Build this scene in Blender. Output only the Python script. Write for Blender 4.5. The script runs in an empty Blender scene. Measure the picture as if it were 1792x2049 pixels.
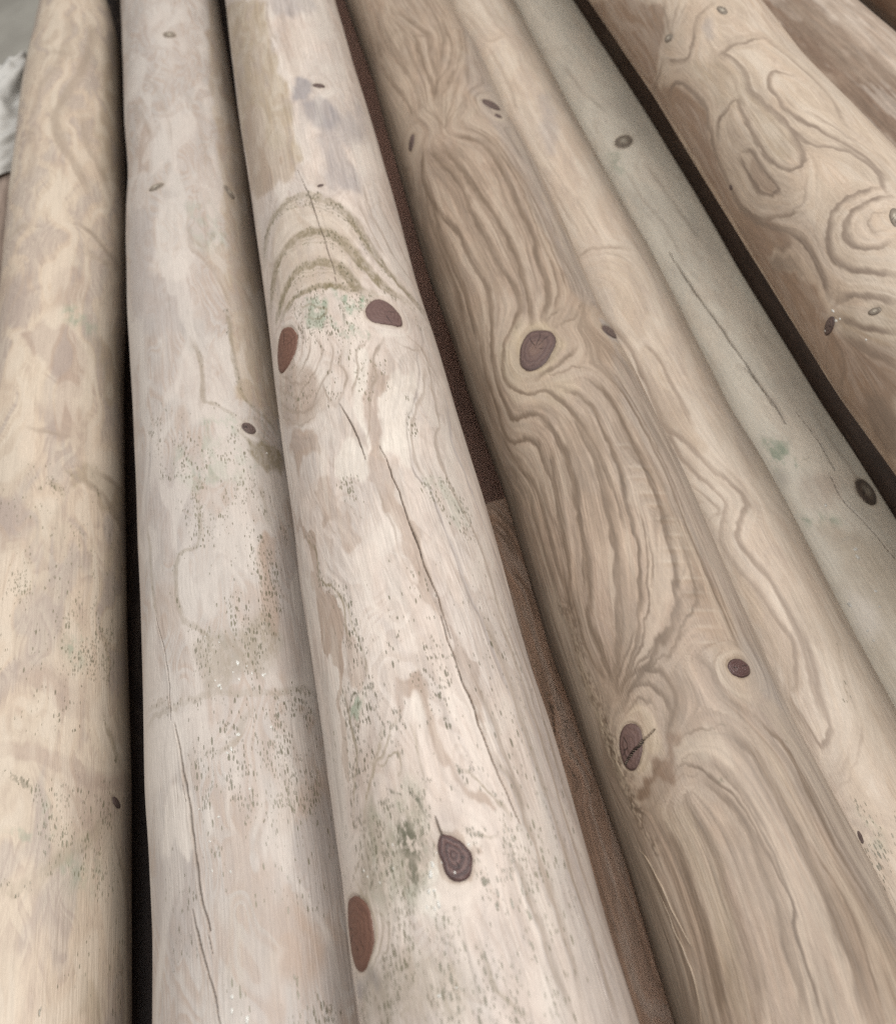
import bpy, math
import numpy as np
from mathutils import Matrix

C = bpy.context.scene.collection
MM = 0.001
CAM_Z = 0.76                      # the phone above the ground the pile lies on
F_MM, SENSOR = 36.83, 36.0
CAM_ROT = np.array([[0.94927815, 0.30698786, 0.06804007],
                    [-0.2070092, 0.77302554, -0.59964882],
                    [-0.23668162, 0.5551486, 0.79736556]])
RES_X, RES_Y = 895, 1024
F_PX = F_MM / SENSOR * RES_X

# pole centre lines: (y, x, z, radius) in mm along each pole
PROFILE = {
 'A': [[95.4,-265.1,-388.1,44.5],[108.2,-265.1,-388.1,44.5],[210.0,-265.3,-388.0,44.4],[286.4,-266.2,-387.3,43.4],[379.1,-266.8,-386.9,42.8],[429.3,-267.3,-386.6,42.4],[505.0,-267.7,-386.3,42.0],[550.8,-267.3,-386.6,42.5],[593.5,-267.4,-386.5,43.5],[630.6,-267.9,-386.2,43.9],[697.6,-268.8,-385.6,44.6],[700.6,-268.8,-385.5,44.6],[761.7,-269.4,-385.1,44.4],[808.3,-270.0,-384.7,44.4],[874.5,-271.5,-383.7,43.6],[892.8,-271.6,-383.6,43.0],[940.7,-271.5,-383.6,41.8],[988.4,-271.4,-383.7,40.3],[1047.6,-273.4,-382.3,35.7],[1056.4,-273.9,-381.9,34.8],[1100.1,-277.0,-379.7,31.0]],
 'B': [[80.3,-147.1,-374.1,45.0],[112.0,-146.7,-374.3,45.0],[147.8,-147.8,-373.9,45.0],[169.7,-149.1,-373.3,45.0],[212.7,-149.1,-373.3,45.0],[244.2,-149.4,-373.2,45.0],[279.1,-150.1,-372.9,45.0],[317.5,-151.2,-372.5,45.0],[359.8,-152.0,-372.2,45.0],[423.6,-153.9,-371.4,45.0],[497.6,-156.2,-370.4,45.0],[571.9,-157.3,-369.9,45.0],[610.4,-157.2,-370.0,45.0],[652.0,-156.0,-370.5,45.0],[668.3,-156.3,-370.4,45.0],[731.5,-158.9,-369.2,45.0],[830.5,-160.5,-368.6,45.0],[946.7,-162.7,-367.6,45.0]],
 'C': [[37.2,-57.5,-343.9,45.3],[49.2,-57.7,-343.9,45.1],[57.2,-57.8,-343.9,45.0],[67.1,-58.0,-343.8,44.8],[82.2,-57.7,-343.9,45.1],[95.5,-57.1,-344.0,45.0],[96.0,-57.1,-344.0,45.0],[114.9,-57.1,-344.0,45.2],[122.8,-57.0,-344.0,45.3],[146.3,-57.0,-344.0,45.3],[150.8,-57.0,-344.0,45.2],[167.8,-57.5,-343.9,44.6],[176.8,-57.5,-343.9,44.7],[195.0,-57.5,-343.9,44.8],[202.9,-57.4,-343.9,45.0],[226.7,-57.3,-344.0,45.5],[228.7,-57.3,-344.0,45.6],[267.9,-56.7,-344.1,45.4],[270.6,-56.7,-344.1,45.3],[312.8,-57.2,-344.0,45.2],[313.6,-57.2,-344.0,45.2],[351.9,-56.8,-344.0,45.1],[364.4,-56.7,-344.1,45.1],[419.9,-56.8,-344.1,44.4],[424.9,-56.8,-344.0,44.3],[496.3,-56.1,-344.2,44.9],[498.5,-56.1,-344.2,44.9],[575.1,-55.9,-344.2,45.3],[588.6,-55.9,-344.2,45.4],[651.2,-56.3,-344.1,45.5],[679.4,-56.3,-344.1,45.3],[729.4,-55.9,-344.2,45.3],[797.5,-55.2,-344.3,45.2],[834.8,-55.0,-344.3,45.0]],
 'D': [[17.6,43.1,-400.6,44.9],[40.1,43.5,-400.5,45.2],[53.6,43.8,-400.5,45.3],[68.0,44.2,-400.5,45.3],[73.2,44.1,-400.5,45.1],[87.7,43.7,-400.5,44.5],[99.0,43.6,-400.5,44.2],[110.3,43.3,-400.6,44.2],[120.4,42.8,-400.6,44.1],[135.6,42.2,-400.7,44.0],[146.2,42.2,-400.7,44.4],[167.0,42.6,-400.6,44.9],[167.5,42.6,-400.6,44.9],[201.2,41.9,-400.7,45.8],[205.0,41.9,-400.7,46.0],[242.2,43.0,-400.6,46.2],[258.5,43.5,-400.5,46.3],[274.5,44.0,-400.5,46.2],[292.4,44.2,-400.5,45.8],[306.2,43.9,-400.5,46.0],[320.7,43.8,-400.5,46.3],[349.7,43.5,-400.5,46.9],[372.3,42.2,-400.7,46.4],[373.2,42.1,-400.7,46.4],[412.5,42.1,-400.7,45.9],[426.5,42.4,-400.7,46.1],[488.8,42.3,-400.7,48.1],[492.2,42.2,-400.7,48.2],[559.7,43.1,-400.6,48.0],[572.8,42.9,-400.6,47.6],[633.8,42.2,-400.7,45.8],[667.1,42.8,-400.6,45.9],[726.3,44.2,-400.5,45.8],[761.2,43.8,-400.5,44.4],[828.4,41.4,-400.8,43.4],[917.5,40.5,-400.9,44.2]],
 'E': [[144.1,104.4,-459.3,40.5],[189.4,104.8,-459.2,40.5],[223.7,105.3,-459.1,40.5],[270.6,106.6,-458.8,40.5],[308.2,106.6,-458.8,40.5],[345.2,104.8,-459.2,40.5],[422.1,107.7,-458.5,40.5],[500.3,109.7,-458.0,40.5],[550.0,108.9,-458.2,40.5],[646.2,109.6,-458.1,40.5],[767.1,110.8,-457.8,40.5],[894.9,113.4,-457.1,40.5]],
 'F': [[262.2,172.7,-504.2,40.0],[310.4,173.4,-504.0,40.0],[358.9,172.8,-504.2,40.0],[410.2,173.6,-503.9,40.0],[497.2,174.4,-503.7,40.0],[583.7,177.5,-502.6,40.0],[702.0,180.1,-501.7,40.0],[849.9,180.5,-501.5,40.0],[937.0,180.8,-501.4,40.0]],
 'G': [[230.5,219.1,-368.8,45.6],[284.2,218.4,-369.3,46.4],[362.9,219.1,-368.8,45.6],[397.8,219.4,-368.6,45.2],[448.4,219.7,-368.5,44.4],[449.8,219.7,-368.5,44.3],[510.0,220.0,-368.3,42.8],[575.7,222.4,-366.8,43.4],[576.9,222.4,-366.8,43.3],[735.7,222.5,-366.8,43.3]],
 'H': [[551.9,306.5,-410.1,45.0],[603.3,305.5,-410.9,45.0]],
 'I': [[0.0,404.2,-387.6,45.0]],
 'J': [[0.0,-11.2,-584.9,45.0]],
 'K': [[0.0,-9.3,-485.9,45.0]],
 'L': [[0.0,-371.8,-418.8,45.0]],
 'M': [[0.0,-262.0,-490.0,45.0]],
 'S': [[0.0,-160.0,-470.0,45.0]],
 'N': [[0.0,260.0,-572.0,45.0]],
}
# marks on each pole: (mm along the pole, degrees round it from the top)
MARKS = {
 'A': {
  'bands': [["late",[[949.9,51.8],[891.9,48.3],[843.1,37.6],[800.8,23.9],[765.4,15.2],[725.3,22.8],[699.1,36.8],[669.1,48.7]],1.96,3.53,0.55],["late",[[780.7,42.5],[733.6,47.5],[710.3,60.4],[684.8,69.9]],1.84,3.31,0.45],["late",[[762.1,-11.8],[721.8,-5.8],[683.7,-7.7]],1.84,3.31,0.35],["late",[[620.3,42.4],[617.1,55.6],[605.9,70.8],[603.7,87.6]],1.63,2.94,0.75],["late",[[879.5,3.7],[879.7,17.6],[868.8,26.7]],2.12,3.82,0.35],["late",[[965.4,21.3],[904.4,22.8],[853.7,14.1],[824.9,-3.3],[775.5,-12.9]],2.1,3.79,0.3],["late",[[591.9,48.5],[589.4,64.4],[595.6,81.3]],1.6,2.87,0.5],["late",[[621.6,-24.2],[622.8,-8.3],[616.0,0.8]],1.65,2.98,0.4],["late",[[414.8,13.6],[410.5,22.9],[407.6,45.1]],1.16,1.16,0.5],["pale",[[505.1,6.0],[505.2,-9.9]],1.31,1.31,0.4],["late",[[377.1,50.7],[374.2,65.3],[367.3,83.9],[357.5,99.6]],2.0,2.0,0.5],["late",[[385.8,66.9],[387.7,84.0],[388.1,106.6]],1.54,1.54,0.5],["olive",[[372.7,32.2],[361.8,42.5]],0.74,0.74,0.5],["patch",[[207.0,13.2],[205.3,26.5],[199.8,44.1],[193.2,60.9],[193.9,81.8],[200.3,102.2]],1.46,3.12,0.7],["patch",[[246.1,22.5],[238.9,40.1],[227.8,51.1],[227.3,68.4]],2.13,4.25,0.6],["olive",[[228.7,74.8],[215.9,83.6],[205.1,90.0]],0.96,0.96,0.45],["mold",[[197.0,15.3],[192.9,25.4],[186.7,34.2]],0.92,0.92,0.5],["green",[[171.2,17.4],[169.6,23.3],[166.3,29.6],[165.8,36.7]],1.2,1.2,0.6],["green",[[181.9,38.2],[175.4,40.7],[166.5,41.8]],1.4,1.4,0.6],["olive",[[143.8,37.3],[152.6,44.7],[156.9,53.0],[166.9,68.4],[174.9,78.7]],1.0,2.6,0.3],["olive",[[146.9,22.3],[143.1,26.6],[146.0,30.3]],1.37,1.37,0.55],["late",[[168.6,85.2],[155.1,95.7],[138.1,104.1],[120.7,102.1]],1.03,1.03,0.55]],
  'polys': [["yellow",[[964.6,72.2],[993.6,120.4],[736.2,103.1],[706.6,77.8],[708.4,64.9],[780.4,59.7],[858.1,68.3]],4.47,0.75],["patch",[[555.3,22.6],[572.6,38.8],[562.1,51.8],[532.6,48.0],[526.0,28.1]],4.55,0.5],["patch",[[579.9,-38.2],[566.2,0.1],[547.9,3.5],[516.0,-4.8],[521.5,-25.7]],4.59,0.45],["green",[[522.1,30.0],[524.5,48.5],[517.5,64.1],[505.6,60.8],[511.5,39.1]],4.38,0.4],["yellow",[[508.1,68.9],[547.2,106.3],[475.9,119.3],[478.5,84.2],[491.1,55.6]],4.38,0.6],["patch",[[507.7,-1.8],[504.8,41.2],[483.8,54.9],[450.6,55.9],[436.2,44.1],[407.6,45.1],[407.2,30.4],[439.5,32.4],[466.2,23.9]],2.45,0.65],["patch",[[435.2,39.5],[440.3,57.0],[404.4,61.3],[399.5,45.4]],5.23,0.35],["yellow",[[501.7,55.3],[508.7,83.9],[490.0,119.4],[451.5,79.1],[488.5,71.6]],3.16,0.65],["yellow",[[382.9,41.6],[389.3,74.7],[392.8,101.1],[387.9,119.2],[358.9,104.8],[361.5,74.9],[369.6,65.4],[372.5,50.8]],2.28,0.8],["patch",[[366.9,-9.4],[363.5,5.9],[339.4,24.8],[332.9,10.3],[328.6,-4.2]],2.41,0.65],["yellow",[[335.6,79.2],[359.6,119.2],[241.9,114.8],[230.4,82.1],[279.8,71.8]],3.5,0.5],["patch",[[247.8,23.6],[245.2,54.5],[236.7,68.4],[231.1,45.1]],5.35,0.35],["specks",[[312.1,8.2],[308.4,31.9],[285.7,33.2],[289.8,13.0]],4.55,0.7],["specks",[[283.4,38.2],[294.1,83.6],[251.9,82.6],[250.9,44.4]],5.56,0.7],["green",[[276.4,42.2],[276.5,59.4],[257.5,59.6],[253.3,45.5]],4.39,0.45],["specks",[[387.2,-3.1],[373.9,96.0],[235.2,97.1],[225.8,13.7]],9.41,0.3],["patch",[[194.1,46.7],[194.9,81.8],[183.0,90.3],[171.3,66.9],[179.2,49.7]],3.08,0.5],["green",[[152.6,44.7],[154.6,70.2],[146.8,70.4],[145.9,46.2]],4.96,0.3],["specks",[[189.5,34.0],[199.3,102.2],[150.1,102.1],[144.2,45.3],[166.7,35.6]],5.11,0.6],["yellow",[[110.1,61.9],[109.6,71.7],[91.2,74.9],[91.2,60.6]],1.55,0.55],["specks",[[124.8,50.5],[137.7,102.1],[93.1,102.0],[91.8,47.5]],5.94,0.3]],
  'knots': [["dark",[[184.4,90.8],[184.1,89.6],[184.0,88.3],[184.2,86.9],[184.6,85.6],[185.2,84.4],[186.0,83.6],[186.8,83.1],[187.5,83.0],[188.2,83.2],[188.7,83.8],[189.0,84.8],[189.0,86.0],[188.9,87.4],[188.5,88.8],[187.9,90.1],[187.2,91.1],[186.4,91.8],[185.7,91.9],[185.0,91.6]]]],
 },
 'B': {
  'bands': [["late",[[504.6,19.9],[490.6,29.4],[472.4,38.1],[453.0,43.5]],1.04,1.82,0.55],["late",[[487.5,51.4],[474.5,60.4],[458.3,65.4]],1.04,1.82,0.55],["late",[[716.4,-30.7],[680.8,-19.1],[646.4,-11.3]],1.35,2.36,0.5],["late",[[532.4,18.6],[506.6,20.0],[494.3,25.2]],1.08,1.9,0.4],["late",[[422.4,11.1],[406.3,15.3],[386.5,16.1],[364.0,13.2]],0.93,1.62,0.55],["late",[[446.7,41.2],[404.5,41.8],[388.1,42.5],[367.1,46.8]],0.94,1.64,0.5],["late",[[742.3,-13.9],[712.0,-2.2],[676.1,4.7],[636.5,7.0]],1.36,2.38,0.3],["late",[[705.5,24.3],[674.7,32.1],[636.7,35.2],[598.1,42.9]],1.3,2.27,0.3],["olive",[[414.3,11.8],[403.5,16.4],[387.2,16.1],[371.7,14.6],[366.5,19.4],[360.4,32.0],[353.6,37.9]],0.79,1.47,0.5],["olive",[[449.4,41.5],[416.8,40.4],[391.4,40.0],[373.0,43.3],[364.9,52.5],[360.1,61.6],[353.6,68.7]],0.81,1.5,0.65],["olive",[[348.7,34.7],[339.8,43.1],[340.2,54.9],[339.2,66.7]],0.76,1.41,0.6],["olive",[[350.5,37.6],[345.0,46.6],[347.4,54.5],[356.0,57.5],[359.0,48.6],[355.5,40.2]],0.77,1.43,0.45],["olive",[[299.2,5.4],[286.4,6.0],[272.9,2.2],[271.9,-10.7],[260.6,-13.1],[246.1,-13.5],[234.8,-9.3],[226.6,0.3],[218.3,9.0]],0.68,1.26,0.5],["olive",[[313.6,45.0],[298.0,46.7],[287.9,47.8],[280.6,49.3]],0.71,1.32,0.45],["olive",[[304.6,-36.0],[276.1,-34.0],[258.1,-33.2],[244.3,-30.0]],0.71,1.32,0.4],["olive",[[195.5,-48.8],[195.8,-32.7],[194.1,-21.9],[193.9,-14.5],[194.0,-4.3],[192.6,9.3],[190.8,25.0],[190.0,41.2],[193.4,53.7],[193.6,65.9]],0.9,1.81,0.4],["olive",[[203.2,-46.2],[200.6,-30.4],[197.3,-21.7]],1.12,1.12,0.4],["olive",[[167.3,2.9],[167.9,12.5],[172.4,18.1],[179.2,20.8],[183.2,26.4]],1.12,1.12,0.55],["mold",[[194.1,51.3],[194.3,59.3],[192.7,66.5]],0.72,0.72,0.8],["late",[[140.2,-12.5],[126.6,-11.0],[114.4,-10.2]],0.76,0.76,0.5]],
  'polys': [["yellow",[[895.7,67.2],[735.2,53.0],[644.5,50.4],[592.5,50.8],[544.0,49.1],[511.2,49.1],[453.0,43.5],[404.5,41.8],[365.0,43.6],[379.4,76.2],[469.8,90.2],[597.8,106.6],[708.2,106.7],[842.2,106.8],[962.4,106.5]],2.19,0.6],["pale",[[751.2,-41.0],[741.1,-19.3],[721.0,-26.7],[730.9,-42.2]],3.6,0.5],["patch",[[715.2,-34.7],[671.4,-15.0],[605.1,-8.2],[621.8,-28.3]],4.09,0.35],["grey",[[594.7,-42.8],[559.9,-15.6],[514.8,-10.5],[492.9,-14.7],[478.9,0.5],[460.2,11.5],[431.0,11.9],[433.7,-6.5],[456.3,-35.3],[532.9,-44.9]],4.03,0.45],["pale",[[566.9,-5.0],[550.2,19.8],[505.0,15.3],[470.8,17.0],[480.8,0.7],[494.2,-13.6],[523.5,-7.2]],2.73,0.4],["green",[[554.8,20.1],[554.2,46.6],[509.5,45.5],[504.5,22.9]],4.18,0.2],["yellow",[[504.6,19.9],[510.3,47.3],[453.0,43.5],[488.7,30.7]],2.64,0.35],["green",[[357.8,15.9],[354.5,34.0],[346.0,37.1],[341.0,27.3],[347.3,17.6]],2.72,0.5],["olive",[[337.5,45.6],[340.8,67.0],[328.3,68.2],[321.4,58.1],[327.6,45.6]],1.93,0.6],["grey",[[362.5,-48.4],[333.9,-9.9],[302.0,4.4],[272.7,2.9],[273.0,-12.1],[283.0,-33.3],[327.2,-55.4]],4.21,0.4],["patch",[[275.4,39.3],[277.1,50.1],[247.1,48.6],[224.5,44.0],[221.9,34.8],[251.6,37.4]],1.34,0.65],["grey",[[277.4,51.5],[288.2,66.2],[212.5,66.0],[204.0,45.3]],2.4,0.35],["patch",[[264.8,-35.0],[250.7,-13.9],[229.6,-15.3],[242.1,-30.1]],2.91,0.3],["green",[[342.5,-3.2],[338.3,42.9],[307.1,37.5],[313.1,-5.5]],4.23,0.3],["specks",[[382.7,-24.1],[343.1,36.7],[328.3,48.6],[299.2,37.6],[312.9,-11.5],[351.3,-26.9]],5.4,0.65],["specks",[[307.8,-12.0],[303.1,56.2],[259.2,51.2],[251.7,14.2],[272.4,4.1]],5.97,0.6],["specks",[[247.7,11.5],[248.0,31.0],[224.2,27.2],[223.6,13.9]],4.66,0.7],["specks",[[275.3,38.1],[259.2,51.2],[212.0,44.0],[215.7,33.0]],3.77,0.95],["specks",[[225.2,-2.2],[224.5,43.4],[197.7,35.4],[199.1,-1.6]],4.54,0.9],["olive",[[221.2,-2.5],[228.8,44.0],[209.9,43.7],[197.7,34.3],[197.9,3.0]],3.63,0.4],["specks",[[186.6,38.5],[186.2,63.6],[150.2,62.5],[144.9,50.8],[144.9,35.5],[139.2,24.7],[162.0,36.9]],3.44,0.9],["specks",[[190.5,-6.9],[185.7,40.6],[162.0,34.9],[133.9,22.0],[128.6,6.7],[140.4,-10.1]],5.13,0.6],["specks",[[190.2,-17.5],[182.8,65.9],[105.6,58.6],[91.1,55.7],[119.0,-1.5]],8.55,0.35],["specks",[[74.3,27.6],[71.2,45.6],[61.2,56.2],[64.4,22.9],[70.5,18.4]],2.39,0.95],["specks",[[84.4,-2.0],[80.4,12.5],[66.3,11.1],[68.4,-0.4]],3.99,0.5],["specks",[[130.5,-30.9],[118.5,-15.0],[93.1,-11.9],[92.6,-24.3],[112.8,-35.3]],4.22,0.5],["patch",[[156.8,35.8],[152.6,60.4],[143.1,60.4],[139.7,43.0],[129.0,30.9]],3.39,0.45],["grey",[[141.4,45.5],[140.8,62.5],[107.3,64.2],[98.2,50.2],[104.7,33.9],[124.7,37.1]],3.33,0.45],["patch",[[101.4,25.2],[101.5,38.4],[94.0,47.4],[77.9,42.8],[72.4,32.6],[76.1,23.4],[89.6,25.8]],4.02,0.65],["grey",[[87.8,46.4],[84.1,61.6],[66.8,57.5],[69.8,47.3]],2.43,0.4],["grey",[[138.3,-46.5],[132.6,-13.4],[114.4,-13.1],[94.2,-16.5],[97.8,-37.8],[117.2,-52.0]],3.43,0.5],["pale",[[155.6,-30.8],[155.8,-15.4],[136.9,-14.7],[135.5,-23.8],[136.1,-34.0],[144.9,-33.8]],1.22,0.7],["pale",[[190.8,-49.0],[187.0,-19.1],[171.9,-17.0],[160.0,-23.2],[169.4,-50.4]],1.81,0.4],["patch",[[151.1,2.4],[149.9,24.4],[130.3,19.5],[135.4,0.4]],4.19,0.3],["yellow",[[111.9,-2.4],[107.0,25.7],[79.8,24.7],[80.8,-0.3]],4.85,0.2]],
  'cracks': [[[[244.7,-31.0],[227.2,-25.2],[210.6,-21.9],[191.9,-20.9]],0.38,0.9],[[[197.2,-21.3],[189.1,-21.2]],0.27,0.6],[[[186.7,-18.1],[172.3,-15.4],[160.4,-13.6],[149.3,-12.9],[136.9,-11.9],[125.0,-10.9],[113.6,-9.9],[100.0,-6.2]],0.86,1.8],[[[109.2,-15.6],[97.1,-11.7],[86.9,-7.9],[77.2,-4.5],[68.8,-2.9]],0.65,1.6],[[[158.4,-15.6],[151.3,-14.2]],0.26,0.5],[[[98.8,-6.8],[90.9,-4.6]],0.24,0.5]],
  'knots': [["pale",[[794.9,23.3],[793.3,22.8],[791.8,21.8],[790.8,20.3],[790.4,18.4],[790.5,16.5],[791.3,14.5],[792.6,12.8],[794.3,11.5],[796.1,10.8],[797.8,10.6],[799.3,11.1],[800.3,12.1],[801.0,13.7],[801.2,15.5],[801.0,17.5],[800.4,19.5],[799.4,21.2],[798.1,22.4],[796.5,23.2]]],["pale",[[582.0,1.3],[580.9,1.2],[579.9,0.6],[579.0,-0.7],[578.3,-2.5],[578.0,-4.6],[578.2,-6.8],[578.8,-9.0],[579.8,-10.9],[581.0,-12.3],[582.2,-13.0],[583.2,-13.0],[584.0,-12.2],[584.5,-10.7],[584.8,-8.8],[584.9,-6.6],[584.7,-4.3],[584.3,-2.3],[583.7,-0.5],[583.0,0.7]]],["pale",[[577.4,63.5],[576.4,62.5],[576.1,61.1],[576.4,59.6],[577.3,58.0],[578.7,56.5],[580.5,55.3],[582.5,54.4],[584.4,53.9],[586.1,53.9],[587.3,54.4],[588.1,55.3],[588.2,56.5],[587.8,58.0],[586.9,59.6],[585.6,61.2],[584.0,62.5],[582.2,63.5],[580.4,64.1],[578.8,64.0]]],["dark",[[347.6,48.6],[346.5,47.6],[345.8,46.3],[345.5,44.8],[345.5,43.2],[346.1,41.7],[346.9,40.5],[348.1,39.6],[349.3,39.1],[350.6,39.1],[351.8,39.5],[352.7,40.4],[353.4,41.6],[353.6,43.1],[353.6,44.7],[353.1,46.2],[352.4,47.6],[351.3,48.6],[350.1,49.1],[348.8,49.1]]]],
  'drops': [[334.7,55.6,0.65],[206.5,20.0,0.67],[201.9,17.5,0.47],[204.0,25.2,0.4],[199.6,34.5,0.53],[199.7,7.6,0.47],[195.3,10.5,0.6],[222.6,3.6,0.41],[217.9,11.2,0.34],[205.8,20.5,0.74],[196.8,9.6,0.73],[198.0,20.4,0.6],[199.1,33.3,0.6],[200.3,27.5,0.47],[174.6,34.9,0.78],[172.6,17.6,0.78],[166.9,13.3,0.77],[165.6,11.0,0.51],[148.8,19.7,0.57],[140.4,2.8,0.63],[132.0,-2.9,0.56],[118.5,6.2,0.43],[75.9,3.5,0.72],[71.6,3.1,0.66],[67.7,9.5,0.95],[146.0,-7.1,0.38],[120.8,-2.9,0.37]],
 },
 'C': {
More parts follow.
